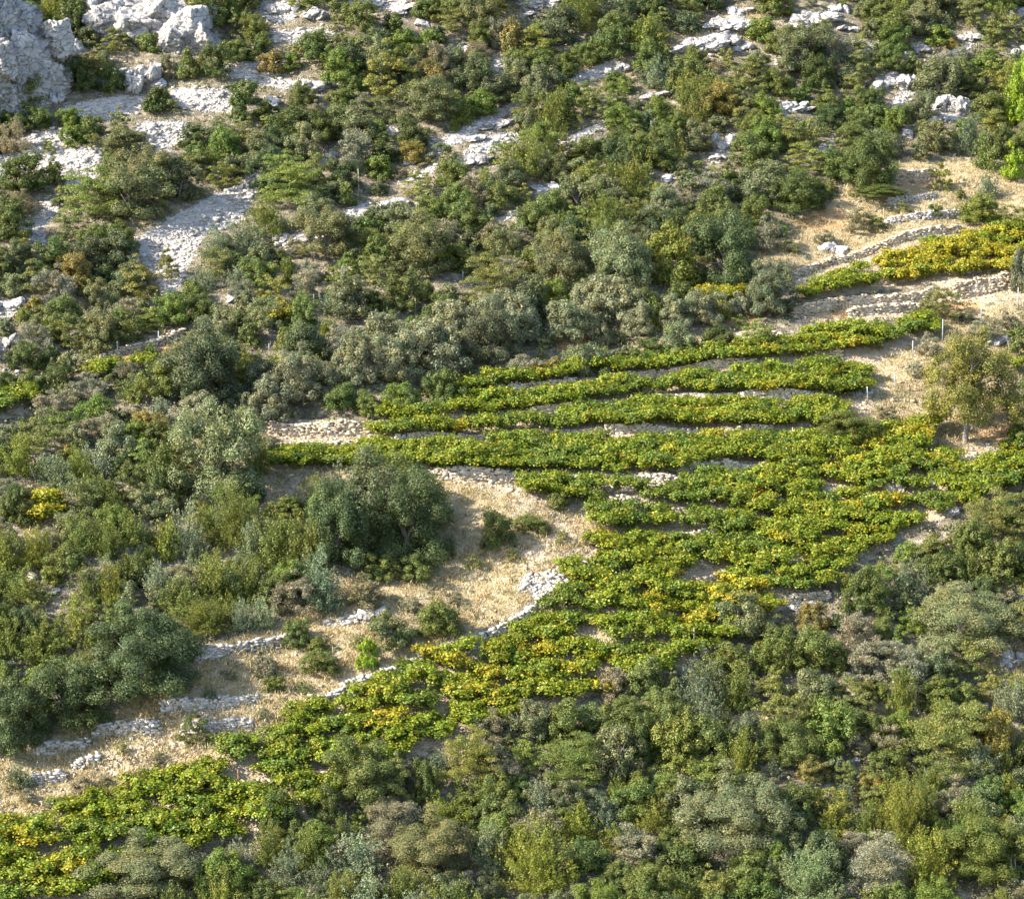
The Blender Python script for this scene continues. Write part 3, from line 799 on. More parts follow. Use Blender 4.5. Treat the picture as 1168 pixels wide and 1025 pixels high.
post_list = []
def build_posts():
    for px, py, h, lean, kind in METAL_POSTS:
        p = at(px, py)[0]; hm = h / ppm(p[1]) * 1.05
        mb = MB(); r = .022 if kind == 'metal' else .04
        if kind == 'metal':                       # angle iron with a pointed head
            a, t = r * 1.1, .012
            for (w0, w1) in (((-a, -a), (a, -a + t)), ((-a, -a + t), (-a + t, a))):
                V = [(w0[0], w0[1], -.2), (w1[0], w0[1], -.2), (w1[0], w1[1], -.2), (w0[0], w1[1], -.2)]
                V += [(x, y, hm) for x, y, _ in V]
                mb.add(V, [(3, 2, 1, 0), (4, 5, 6, 7), (0, 1, 5, 4), (1, 2, 6, 5), (2, 3, 7, 6), (3, 0, 4, 7)])
        else:
            mb.tube([(0, 0, -.2), (.01, 0, hm * .5), (-.01, .01, hm * .97), (-.01, .01, hm)], [r, r * .95, r * .85, r * .5], 7)
        o = obj('fence_post' if kind == 'metal' else 'wooden_stake', mb.build('post', M[kind]))
        o.location = p; o.rotation_euler = (0, lean, 0.6)
        post_list.append((o, px, py, kind, lean, h))
build_posts()

# ------------------------------------------------------------------ plants: kinds
# kind -> object name, crown material, crown style, phrase for labels, everyday category, group, may have a trunk
KINDS = {
 'm': ('mastic_bush', 'mastic', 'dome', 'leafy bush', 'bush', 'leafy green bushes of the scrub'),
 'h': ('holm_oak', 'holm', 'cloud', 'greyish evergreen oak', 'tree', 'greyish evergreen oaks of the scrub'),
 'j': ('juniper_bush', 'juniper', 'spiky', 'pointed tufted juniper', 'bush', 'tufted junipers of the scrub'),
 'o': ('olive_tree', 'olive', 'olive', 'silvery olive tree', 'tree', 'silvery olive trees'),
 'd': ('dry_shrub', 'dry', 'twig', 'twiggy grey shrub', 'shrub', 'twiggy half bare grey shrubs'),
 'b': ('broom_shrub', 'broom', 'broom', 'feathery broom shrub', 'shrub', 'feathery broom shrubs'),
 's': ('sage_shrub', 'sage', 'spiky', 'blue green juniper shrub', 'shrub', 'blue green shrubs of the scrub'),
 'r': ('rusty_shrub', 'rust', 'dome', 'autumn rusty shrub', 'shrub', 'rusty autumn shrubs'),
 'p': ('pine_tree', 'pine', 'pine', 'bright green pine', 'tree', 'bright green pines'),
}
PROTO = {}
def crown(kind, lod, i):
    k = (kind, lod, i)
    if k not in PROTO:
        PROTO[k] = crown_mesh(KINDS[kind][1], KINDS[kind][2], lod, 1000 + 97 * ord(kind[0]) + 13 * lod + i)
    return PROTO[k]
TRUNKS = [trunk_mesh(300 + i) for i in range(3)]

# tints: colour word -> multiplier
TINTS = {'': (1, 1, 1), 'dark': (.66, .70, .66), 'pale': (1.22, 1.2, 1.16), 'yellowish': (1.24, 1.15, .80), 'brownish': (1.10, 1.0, .90), 'fresh green': (1.0, 1.14, .80), 'olive': (1.04, 1.0, .86), 'cool green': (.82, .95, .90), 'deep green': (.50, .62, .45)}
TW = {'d': 'dark', 'p': 'pale', 'y': 'yellowish', 'n': 'brownish', 'f': 'fresh green', 'o': 'olive', 'c': 'cool green', 'g': 'deep green', '-': ''}

HEROES = """
75,50,40,44,m,d 92,34,30,34,m,d 28,130,52,40,m,o 14,178,46,40,d,n 90,107,56,38,m,d 130,107,36,32,m,c 133,62,42,28,b,y 168,62,30,22,m,o 230,36,64,46,m,n 266,28,54,42,m,d 292,50,40,30,m,o
193,92,20,28,d,n 214,92,30,34,m,- 246,90,42,36,m,d 178,130,36,28,m,d 195,130,26,16,b,- 80,148,42,22,m,f 105,158,32,24,m,- 84,168,36,22,m,f 137,157,34,30,b,- 145,183,62,32,h,o 276,142,36,36,m,- 222,172,40,28,m,d 258,186,42,38,m,f 224,206,44,34,b,- 256,216,46,30,b,y
108,254,92,58,b,f 170,226,84,50,h,n 150,256,92,60,h,o 204,232,52,46,h,d 25,222,64,42,m,d 60,212,30,28,m,- 8,258,36,32,m,d 55,178,30,18,b,p 190,322,34,36,b,n
410,40,52,36,m,- 480,22,26,20,m,- 545,36,52,42,h,o 562,22,64,30,b,y 567,56,26,34,d,- 586,62,32,40,r,o 442,116,64,54,b,y 488,112,52,40,r,o 486,142,86,48,h,o 343,122,42,26,m,- 332,82,28,20,m,f 310,86,36,24,r,n 500,96,42,46,d,n 402,166,64,42,h,- 404,194,64,42,d,- 470,172,54,32,m,d 432,206,36,26,m,f 474,188,42,24,r,y 395,236,28,26,m,- 330,240,84,60,b,f 360,262,60,34,h,-
134,308,56,42,h,d 158,345,56,42,b,n 66,352,64,42,d,- 70,374,46,34,m,- 114,405,56,46,h,n 88,402,46,42,b,- 30,425,52,32,m,d 172,382,44,30,b,f 100,422,32,22,b,- 172,407,18,15,m,c 230,466,112,84,h,d 250,392,54,38,h,p 286,396,32,26,m,- 150,462,38,34,j,- 225,486,64,32,o,- 87,512,32,28,o,p 250,572,114,104,h,p 15,276,52,42,m,d
308,486,74,48,o,- 345,464,82,56,o,- 300,456,64,40,o,d 398,370,64,50,o,d 344,380,48,40,m,c 455,357,64,42,m,d 479,318,88,62,h,o 375,296,84,52,h,n 350,413,64,40,h,d 403,444,64,56,o,- 454,441,64,56,o,- 503,436,74,60,o,- 480,424,74,54,o,- 560,420,78,66,o,d 441,416,68,50,o,- 520,400,74,50,o,- 572,390,74,48,o,- 560,356,80,60,b,o 592,396,64,52,o,-
650,396,74,46,o,- 702,374,70,50,o,- 668,372,60,46,o,- 686,398,28,28,o,- 730,387,42,36,o,- 772,378,46,36,o,- 802,374,54,36,o,- 842,362,32,26,o,- 879,366,78,60,o,d 826,334,92,82,h,g 766,330,76,66,m,y 708,336,94,68,h,p 640,334,84,60,h,n 630,362,44,42,m,f 663,346,32,30,m,f 600,370,64,52,h,d 872,288,52,34,d,- 830,298,50,44,o,c
989,216,78,58,m,d 906,246,84,46,m,d 868,234,74,44,h,- 918,202,64,36,b,y 1000,229,84,12,m,- 1073,219,30,32,b,y 1095,228,14,13,m,- 1126,228,32,28,s,- 1108,180,50,46,s,d 1124,196,38,38,j,- 1155,206,36,38,p,- 1172,146,52,82,p,- 1117,258,54,32,m,y 979,266,42,28,d,o 1067,248,18,14,m,- 912,86,84,52,h,- 932,106,42,40,m,d 885,112,42,30,m,- 1070,118,64,46,h,- 1040,86,26,24,m,-
1163,336,26,52,o,d 1122,388,48,24,d,p 1060,408,42,26,d,p 1160,404,34,32,m,- 963,504,92,28,m,o 1150,470,36,20,d,n
22,546,64,52,j,y 62,560,52,38,s,- 90,594,62,52,b,d 115,546,36,32,s,p 148,576,44,52,b,d 182,580,52,68,m,d 18,602,50,46,m,d 267,630,78,78,j,- 216,642,42,66,s,p 191,642,38,50,j,y 177,592,64,38,h,p 286,640,40,42,s,p 120,640,48,46,j,- 146,626,54,42,j,- 100,692,48,42,j,- 127,692,42,46,j,y 59,668,32,20,m,y 146,692,32,28,h,- 30,692,64,42,j,- 200,702,64,42,j,- 240,692,74,52,j,o 282,692,54,52,j,- 88,738,64,52,j,y 48,762,74,52,j,- 230,728,84,40,j,o 276,722,42,36,s,-
162,796,160,88,h,g 78,836,112,78,h,g 10,858,90,80,h,g 22,901,36,28,s,d 30,916,32,16,d,-
386,646,104,92,h,g 466,650,122,108,h,g 425,628,104,100,h,d 444,596,112,72,m,o 492,602,64,58,j,o 430,664,54,28,m,- 476,664,58,30,m,- 416,696,62,38,d,o 365,700,60,66,s,c 338,702,62,44,d,n 312,652,74,62,j,- 346,654,58,66,j,- 325,592,60,22,m,o 567,628,48,44,m,d 606,609,48,18,m,- 636,582,34,18,m,- 500,729,58,42,m,o 442,742,64,42,h,o 418,763,29,36,p,- 339,739,40,32,m,- 363,745,30,17,m,o 303,772,36,32,d,o 365,770,52,24,m,o 238,802,22,20,s,d 222,850,50,36,b,d
1132,626,92,62,b,n 1062,652,64,38,b,n 1033,688,60,50,s,d 986,702,64,52,m,d 1078,676,64,42,m,d 1108,642,64,46,m,o 1142,672,74,52,m,- 846,730,66,52,h,o 1098,742,134,62,h,p 1112,772,72,44,b,p 1042,722,54,26,m,f 926,722,44,34,r,o 882,772,64,50,m,o 932,772,74,50,m,- 880,740,60,34,b,d
320,946,62,40,m,d 370,937,42,42,m,d 408,912,100,64,m,- 450,920,60,58,b,p 486,916,40,50,m,d 535,896,80,64,b,y 442,956,84,42,d,n 488,1002,124,64,h,n 408,1000,74,46,s,p 508,946,74,36,j,y 556,992,48,58,s,p 330,1012,54,44,s,- 308,990,54,52,j,- 165,1018,150,52,h,p 207,1016,28,44,j,y
640,852,64,52,m,o 654,902,86,62,b,f 705,892,70,64,h,o 738,872,48,60,m,d 772,884,74,64,m,y 613,928,44,36,s,p 612,1022,116,80,j,y 662,962,54,44,j,y 690,946,54,32,s,- 748,952,64,46,j,o 722,988,74,46,d,- 838,968,136,78,h,p 600,842,60,40,h,- 560,846,50,36,d,n 700,800,50,40,d,n 735,790,60,40,m,-
1031,968,84,76,j,y 1027,818,52,52,j,y 922,1034,96,62,s,f 896,872,80,50,m,- 944,864,76,62,m,f 926,892,54,28,r,o 1082,882,108,76,b,o 1012,892,64,38,m,- 1114,888,58,40,s,p 1126,1006,136,66,m,o 1058,1022,76,72,j,y 953,954,50,42,j,y 998,1016,104,62,d,p 890,968,70,50,h,p 1154,822,54,48,s,- 1130,802,40,32,b,y 1136,862,44,54,r,y
"""
heroes = []
for line in HEROES.split():
    a = line.split(',')
    heroes.append((float(a[0]), float(a[1]), float(a[2]), float(a[3]), a[4], TW[a[5]]))

things = []        # (object, px, py, w_px, kind phrase parts) for the labels
def plant(px, py, wpx, hpx, kind, tint, g, P=None, hero=False):
    p = at(px, py)[0] if P is None else P
    k = 1 / ppm(p[1])
    w, h = wpx * k, hpx * k * 1.02
    lod = 0 if wpx < 40 else 1 if wpx < 78 else 2 if wpx < 118 else 3
    nv = (8, 6, 3, 2)[lod]
    me = crown(kind, lod, int(g.integers(0, nv)))
    name, _, style, phrase, cat, grp = KINDS[kind]
    tm = np.array(TINTS[tint]) * g.uniform(.92, 1.08) * np.array([g.uniform(.95, 1.05), 1, g.uniform(.92, 1.08)])
    sc = (w, w * g.uniform(.8, 1.0), h)
    rz = g.uniform(0, 6.28)
    if kind in 'hop' and wpx >= 40:              # tree > crown, trunk
        o = bpy.data.objects.new(name, None); col.objects.link(o)
        o.empty_display_size = .3
        c = obj('crown', me, o); c.color = (*tm, 1)
        c.scale = sc
        c.location = (0, 0, h * (.0 if kind != 'o' else .07))
        t = obj('trunk', TRUNKS[int(g.integers(0, 3))], o); t.scale = (w, w, h)
        t.location = (0, 0, 0)
    else:
        o = obj(name, me); o.scale = sc; o.color = (*tm, 1)
    o.location = p - np.array([0, 0, .04 * h])
    o.rotation_euler = (0, 0, rz)
    o['category'] = cat; o['group'] = grp
    things.append([o, px, py, wpx, hpx, kind, tint, w])
    return o

for q in '312,790,30,18,m,o 262,775,24,14,d,o 540,650,26,16,b,o 470,700,30,18,d,o 585,640,22,12,b,o 520,690,24,14,d,n 345,790,24,12,b,- 300,820,20,12,d,o 180,872,24,14,d,o 140,860,20,12,b,o 95,905,34,20,d,n 60,925,26,14,d,o 240,850,22,14,b,o 410,742,26,16,b,o 560,600,24,12,d,n 640,620,24,14,b,o 700,600,20,12,b,o 120,895,20,10,d,o 455,765,22,12,b,o 420,690,30,16,d,n 1000,265,30,18,b,o 940,280,30,16,d,o 1030,245,24,14,b,- 900,290,30,14,b,o 1090,395,30,18,d,n 1010,480,30,16,d,o 970,450,26,14,b,o 1060,470,30,18,b,o 1140,430,34,20,d,n 1100,370,30,16,d,o 1000,400,24,14,b,o 1045,430,26,16,d,p 1150,375,30,18,d,n'.split():
    a = q.split(','); heroes.append((float(a[0]), float(a[1]), float(a[2]), float(a[3]), a[4], TW[a[5]]))
def build_heroes():
    g = np.random.default_rng(77)
    for (px, py, w, h, k, t) in heroes:
        plant(px, py - .08 * w, w, h, k, t, g, hero=True)
build_heroes()

def build_fill():
    g = np.random.default_rng(99)
    # candidate ground points over the picture and a little beyond
    n = 30000
    cx = g.uniform(-50, 1218, n); cy = g.uniform(-25, 1120, n)
    P = at(cx, cy)
    bad = region(cx, cy, GRASS) | region(cx, cy, SCREE) | region(cx, cy, VINEYARD) | region(cx, cy, BARE)
    wl = np.zeros(n, bool)
    for (pts, hp, look, lab) in WALLS:
        a = np.array(pts, float)
        wl |= (cx > a[0, 0] - 4) & (cx < a[-1, 0] + 4) & (np.abs(cy - np.interp(cx, a[:, 0], a[:, 1]) - 12) < 26)
    for (x, y, w, h) in rock_spots:
        wl |= (np.abs(cx - x) < w * .62) & (cy > y - h * .8) & (cy < y + 16)
    for (px, py, h, lean, kind) in METAL_POSTS:
        wl |= (np.abs(cx - px) < 12) & (cy > py - 4) & (cy < py + 18)
    wl |= inside(cx, cy, [(1030, 380), (1168, 380), (1168, 520), (1030, 520)])
    # shrubs must not stand in the middle of open ground, but the edges stay loose
    ok = ~bad & ~wl
    placed = [(h[0], h[1], h[2] * .5) for h in heroes]
    HX = np.array([[h[0], h[1], h[2], h[3]] for h in heroes])
    cnt = {}
    RX = np.array(rock_spots + [(px, py, 5, h * 1.2) for (px, py, h, l, k) in METAL_POSTS] + [(1101, 503, 110, 110)])
    lowf = lambda x, y, s: math.sin(x * s + 1.3) * math.cos(y * s * 1.7 + .4) + .6 * math.sin((x + 2 * y) * s * .6)
    grid = {}
    cell = 60
    def near(x, y, r):
        i, j = int(x // cell), int(y // cell)
        for a in range(i - 2, i + 3):
            for b in range(j - 2, j + 3):
                for (qx, qy, qr) in grid.get((a, b), ()):
                    dx, dy = x - qx, (y - qy) * 1.75
                    if dx * dx + dy * dy < ((r + qr) * .60) ** 2: return True
        return False
    def put(x, y, r): grid.setdefault((int(x // cell), int(y // cell)), []).append((x, y, r))
    for q in placed: put(*q)
    total = 0
    for rnd, smin, smax in ((0, .65, 1.0), (1, .35, .65), (2, .12, .36)):
        for i in np.nonzero(ok)[0]:
            x, y = cx[i], cy[i]
            if g.uniform() < .3 and rnd < 2: continue
            u = g.uniform(smin, smax)
            if y < 360 - .12 * x:    z, mixk, pk = 'up', 'mhdbrjs', (.44, .2, .045, .22, .012, .06, .025)
            elif x < 340 and y < 540: z, mixk, pk = 'mid', 'mhdbsjr', (.31, .19, .08, .23, .07, .10, .02)
            elif x < 420:             z, mixk, pk = 'thicket', 'jmbsdh', (.55, .13, .10, .08, .08, .06)
            elif y < 480:             z, mixk, pk = 'up', 'mhdbrjs', (.42, .2, .045, .26, .01, .045, .02)
            else:                     z, mixk, pk = 'low', 'mjdbshr', (.40, .21, .065, .14, .07, .11, .006)
            px_per_m = ppm(P[i, 1])
            wm = {'up': .8 + 2.7 * u, 'mid': .8 + 2.4 * u, 'thicket': .8 + 2.1 * u, 'low': .8 + 2.5 * u}[z]
            w = wm * px_per_m; r = w * .5
            if near(x, y, r): continue
            pw = np.array(pk) * np.exp([1.1 * math.sin(x * .017 + 2.1 * ord(c)) * math.cos(y * .027 + 1.3 * ord(c)) + .5 * math.sin((x + y) * .05 + ord(c)) for c in mixk]); kind = mixk[int(g.choice(len(pk), p=pw / pw.sum()))]
            hh = w * {'m': .66, 'h': .72, 'd': .62, 'b': .75, 'r': .66, 'j': .95, 's': .8}[kind] * g.uniform(.85, 1.15)
            # keep the view of the larger plants open, and skip what they would hide
            dx = np.abs(HX[:, 0] - x)
            cover = (dx < (HX[:, 2] + w) * .36) & (y > HX[:, 1] + 3) & (y - hh < HX[:, 1] - HX[:, 3] * .30)
            hid = (dx < HX[:, 2] * .36) & (y <= HX[:, 1] + 3) & (y - hh > HX[:, 1] - HX[:, 3] * .92)
            rcv = (np.abs(RX[:, 0] - x) < (RX[:, 2] + w) * .42) & (y > RX[:, 1] - 2) & (y - hh < RX[:, 1] - RX[:, 3] * .35)
            if cover.any() or hid.any() or rcv.any(): continue
            # open ground uphill of it that the photograph shows
            if region(x + w * np.array([0, 0, 0, -.3, .3, -.25, .25]), y - hh * np.array([.2, .55, .88, .45, .45, .75, .75]), SCREE + VINEYARD)[:(7 if x < 330 and y < 440 or y > 470 else 2)].any(): continue
            if cnt.get(kind, 0) >= 285: continue
            cnt[kind] = cnt.get(kind, 0) + 1
            tints = {'m': ['', '', 'dark', 'fresh green', 'olive', 'cool green'], 'h': ['', 'olive', '', 'dark', 'pale', 'deep green'], 'j': ['', 'yellowish', 'olive', ''], 'd': ['', 'brownish', 'olive', 'pale'],
                     'b': ['', 'yellowish', 'fresh green', '', 'olive'], 's': ['', 'pale', 'dark'], 'r': ['', 'olive', 'yellowish']}[kind]
            put(x, y, r)
            plant(x, y, w, hh, kind, tints[int(g.integers(0, len(tints)))], g, P[i])
            total += 1
    print('fill', total, cnt)
build_fill()

# ------------------------------------------------------------------ the lone tree on the bank
def build_lone_tree():
    g = np.random.default_rng(4)
    p = at(1101, 503)[0]; k = 1 / ppm(p[1])
    w, h = 118 * k, 118 * k
    o = bpy.data.objects.new('almond_tree', None); col.objects.link(o); o.location = p
    tag(o, 'lone round tree with olive bronze leaves and forked trunk on the grassy bank', 'tree')
    mb = MB()
    fork = np.array([.02 * w, 0, .24 * h])
    mb.tube([(0, 0, -.15), (.0, 0, .02), fork * .5 + [-.03, 0, 0], fork], [.26, .19, .15, .15], 9)
    tips = []
    for i in range(8):
        a = i * .79 + g.uniform(-.25, .25); rr = g.uniform(.18, .40) * w; z = g.uniform(.55, .9) * h
        e = np.array([math.cos(a) * rr, math.sin(a) * rr * .9, z])
        m1 = fork + (e - fork) * .4 + [0, 0, .05 * h]; m2 = fork + (e - fork) * .75 + [0, 0, .03 * h]
        mb.tube([fork - [0, 0, .05], m1, m2, e], [.10, .062, .036, .012], 7)
        for q in (m1, m2, m1, m2):
            e2 = q + np.array([g.normal() * .8, g.normal() * .8, g.uniform(.2, 1.0)])
            mb.tube([q, (q + e2) / 2 + g.normal(size=3) * .08, e2], [.034, .022, .007], 5)
    t = obj('trunk', mb.build('trunk', M['bark']), o)
    me = crown_mesh('almond', 'almond', 2, 55)
    c = obj('crown', me, o); c.scale = (w * 1.12, w, h * .84); c.location = (0, 0, .19 * h)
    c.rotation_euler = (0, 0, 1.1)
build_lone_tree()

# ------------------------------------------------------------------ dead branches
def build_dead():
    g = np.random.default_rng(14)
    for px, py, s, lab in [(1052, 899, 1.1, 'bleached forked dead branch in dry grass among the lower junipers'), (1158, 1006, 1.5, 'bare dead branches at the frame edge by the wide dark bush'),
                           (372, 374, .65, 'spiky bare dead bush above the olive grove'), (1143, 748, 1.3, 'tangle of bare grey branches above the pale boulder'), (1088, 398, .9, 'heap of bleached sticks on the grassy bank by the fence'),
                           (562, 352, .75, 'leaning pale dead stems in the brownish broom behind the olives')]:
        p = at(px, py)[0]; mb = MB()
        for i in range(4):
            a = g.uniform(-1.2, 1.2); e = np.array([math.sin(a) * s * .8, g.normal() * .25, math.cos(a) * s * g.uniform(.6, 1)])
            mb.tube([(0, 0, -.1), e * .5 + g.normal(size=3) * .07, e], [.05, .035, .012], 5)
            for _ in range(2):
                e2 = e * .5 + g.normal(size=3) * .3 + [0, 0, .25]
                mb.tube([e * .5, e2], [.025, .008], 4)
        o = obj('dead_branch', mb.build('dead_branch', M['dead'])); o.location = p
        tag(o, lab, 'branch', 'bare dead branches')
build_dead()

# ------------------------------------------------------------------ vines
def yellowness(px, py):
    v = .20 + .16 * np.sin(px * .021 + 1) * np.sin(py * .034) + .12 * np.sin(px * .05 - py * .04)
    for (x, y, rx, ry, a) in [(520, 765, 60, 28, .55), (850, 705, 80, 26, .5), (1060, 300, 120, 40, .75), (120, 1000, 90, 40, .2), (880, 560, 60, 30, .3), (1010, 500, 70, 30, .5), (300, 900, 60, 20, .3), (1040, 630, 60, 25, .3), (400, 800, 60, 20, .25), (700, 620, 50, 20, .25), (540, 810, 40, 20, .2)]:
        v = v + a * np.exp(-((px - x) / rx) ** 2 - ((py - y) / ry) ** 2)
    for (x, y, rx, ry, a) in [(850, 590, 120, 30, -.25), (700, 500, 350, 50, -.12), (1100, 540, 60, 30, -.3), (740, 580, 80, 20, -.3)]:
        v = v + a * np.exp(-((px - x) / rx) ** 2 - ((py - y) / ry) ** 2)
    return v
VINES = [crown_mesh('vine', 'vine', 1, 900 + i) for i in range(8)]
M['vine_y'] = foliage('yellowing_vine_leaves', [(0, (.11, .145, .012)), (.35, (.21, .235, .015)), (.65, (.33, .30, .018)), (.86, (.47, .36, .02)), (.95, (.42, .20, .03)), (1, (.22, .07, .04))], .35, .5)
M['vine_d'] = foliage('dark_vine_leaves', [(0, (.05, .09, .012)), (.4, (.09, .14, .016)), (.75, (.145, .19, .02)), (.93, (.22, .23, .03)), (1, (.33, .24, .03))], .35, .5)
for me in VINES:
    pass
vine_list = []
def build_vines():
    g = np.random.default_rng(404)
    ys = np.arange(110, 205, .92); xs = np.arange(-40, 60, .88)
    X, Y = np.meshgrid(xs, ys)
    X = X + (np.arange(len(ys)) % 2)[:, None] * .5 + g.normal(0, .22, X.shape); Y = Y + .16 * X + .12 * np.sin(X * .5 + Y) + g.normal(0, .30, Y.shape)
    X = X.ravel(); Y = Y.ravel()
    P = np.stack([X, Y, ground(X, Y)], 1)
    px, py = pix(P)
    k = region(px, py, VINEYARD[1:]) & (px > -30) & (px < 1200) & (py < 1075)
    for (pts, Hm, look, lab), W_ in zip(wall_lines, WALLS):
        d = Y - np.interp(X, pts[:, 0], pts[:, 1])
        front = .30 + .25 * Hm if W_[1] < 12 else .75 + .5 * Hm
        k &= ~((X > pts[0, 0] - .1) & (X < pts[-1, 0] + .1) & (d < .38) & (d > -front))
    for (x, y, w, h) in rock_spots: k &= ~((np.abs(px - x) < w * .55) & (py > y - h * .6) & (py < y + 10))
    k &= ~inside(px, py, [(1045, 440), (1150, 440), (1150, 520), (1062, 520)])
    k &= g.uniform(size=len(X)) > .02
    P, px, py = P[k], px[k], py[k]
    # the terrace beds: rows that follow the walls below them
    S = [[(330, 472), (430, 453), (560, 428), (700, 407), (870, 384), (1068, 356)],
         [(400, 478), (545, 450), (600, 446), (660, 435), (760, 428), (850, 419), (975, 406), (1040, 388)],
         [(380, 486), (440, 486), (590, 475), (680, 464), (745, 455), (950, 455)],
         [(400, 507), (450, 503), (590, 498), (700, 493), (760, 494), (935, 493)],
         [(312, 540), (485, 541), (640, 543), (780, 543), (820, 531), (905, 532)]]
    starts, ends = [520, 345, 425, 312], [1062, 985, 955, 925]
    bx, by = [], []
    for a, b, x0, x1 in zip(S[:-1], S[1:], starts, ends):
        a, b = np.array(a, float), np.array(b, float)
        for r in range(5):
            xs_ = np.arange(x0, x1, 12.0) + g.uniform(-4, 4)
            yb = np.interp(xs_, b[:, 0], b[:, 1]) - 6 - 7.5 * r; ya = np.interp(xs_, a[:, 0], a[:, 1])
            ok = (yb > ya + (14 if r else 9)) & (g.uniform(size=len(xs_)) > .03)
            bx.append(xs_[ok] + g.normal(0, 2.5, ok.sum())); by.append(yb[ok] + g.normal(0, 1.6, ok.sum()))
    bx, by = np.concatenate(bx), np.concatenate(by)
    tall = np.concatenate([np.zeros(len(P)), np.ones(len(bx))])
    P = np.concatenate([P, at(bx, by)]); px = np.concatenate([px, bx]); py = np.concatenate([py, by])
    # extra scattered vines outside the big plots
    ex = [(812, 344), (826, 345), (838, 342), (800, 347), (322, 368), (314, 372), (330, 364), (505, 300), (515, 298), (498, 304), (120, 428), (135, 426), (150, 424), (165, 421), (110, 432), (50, 583), (55, 592), (46, 600), (52, 576), (1150, 470), (1070, 490), (1040, 502), (1052, 497), (320, 425), (338, 421), (1160, 425)]
    E = at([e[0] for e in ex], [e[1] for e in ex])
    ye = np.concatenate([yellowness(px, py), [.8] * 4 + [.9] * 3 + [.8] * 3 + [.2] * 5 + [.9] * 4 + [.5] * 7])
    tall = np.concatenate([tall, np.zeros(len(E))]); P = np.concatenate([P, E]); px = np.concatenate([px, [e[0] for e in ex]]); py = np.concatenate([py, [e[1] for e in ex]])
    order = np.argsort(P[:, 1])
    order = np.concatenate([order[(px[order] > -8) & (px[order] < 1176) & (py[order] < 1040)], order[~((px[order] > -8) & (px[order] < 1176) & (py[order] < 1040))]])
    print('vines', len(P))
    rest = {0: MB(), 1: MB(), 2: MB()}
    cls_of = lambda y: 1 if y + g.normal() * .2 > .56 else (2 if y + g.normal() * .2 < .02 else 0)
    base = []
    for me in VINES:
        V = np.empty(len(me.vertices) * 3, np.float32); me.vertices.foreach_get('co', V); base.append(V.reshape(-1, 3))
    alt = {}
    for c, mn in ((1, 'vine_y'), (2, 'vine_d')):
        for i, me in enumerate(VINES):
            m2 = me.copy(); m2.materials.clear(); m2.materials.append(M[mn]); alt[(c, i)] = m2
    for i, me in enumerate(VINES): alt[(0, i)] = me
    for n, i in enumerate(order):
        w = g.uniform(1.35, 1.9); h = g.uniform(.9, 1.35) - .06 * tall[i]; rz = g.uniform(0, 6.28); vi = int(g.integers(0, len(VINES))); c = cls_of(ye[i])
        if n < 296:
            o = obj('vine', alt[(c, vi)]); o.location = P[i] - [0, 0, .05]; o.scale = (w, w, h); o.rotation_euler = (0, 0, rz)
            t = g.uniform(.85, 1.12); o.color = (t, t, t, 1)
            tag(o, None, 'vine', 'vines of the terraced vineyard')
            vine_list.append((o, px[i], py[i], c))
        else:
            V = base[vi] * np.array([w, w, h]); ca, sa = math.cos(rz), math.sin(rz)
            V = np.stack([V[:, 0] * ca - V[:, 1] * sa, V[:, 0] * sa + V[:, 1] * ca, V[:, 2]], 1) + P[i] - [0, 0, .05]
            rest[c].add(V, np.arange(len(V)).reshape(-1, 4))
    big = MB(); sizes = []
    for c in (0, 1, 2):
        for V, Q in zip(rest[c].V, rest[c].Q): big.V.append(V)
        sizes.append(sum(len(v) for v in rest[c].V))
    V = np.concatenate(big.V)
    me = mesh('vines', V, [np.arange(len(V)).reshape(-1, 4)], M['vine']); me.materials.append(M['vine_y']); me.materials.append(M['vine_d'])
    mi = np.concatenate([np.full(s // 4, c, np.int32) for c, s in enumerate(sizes)])
    me.polygons.foreach_set('material_index', mi[:len(me.polygons)])
    tag(obj('vines', me), 'farther vine rows turning yellow on the stone terraces', 'vines', kind='stuff')
build_vines()

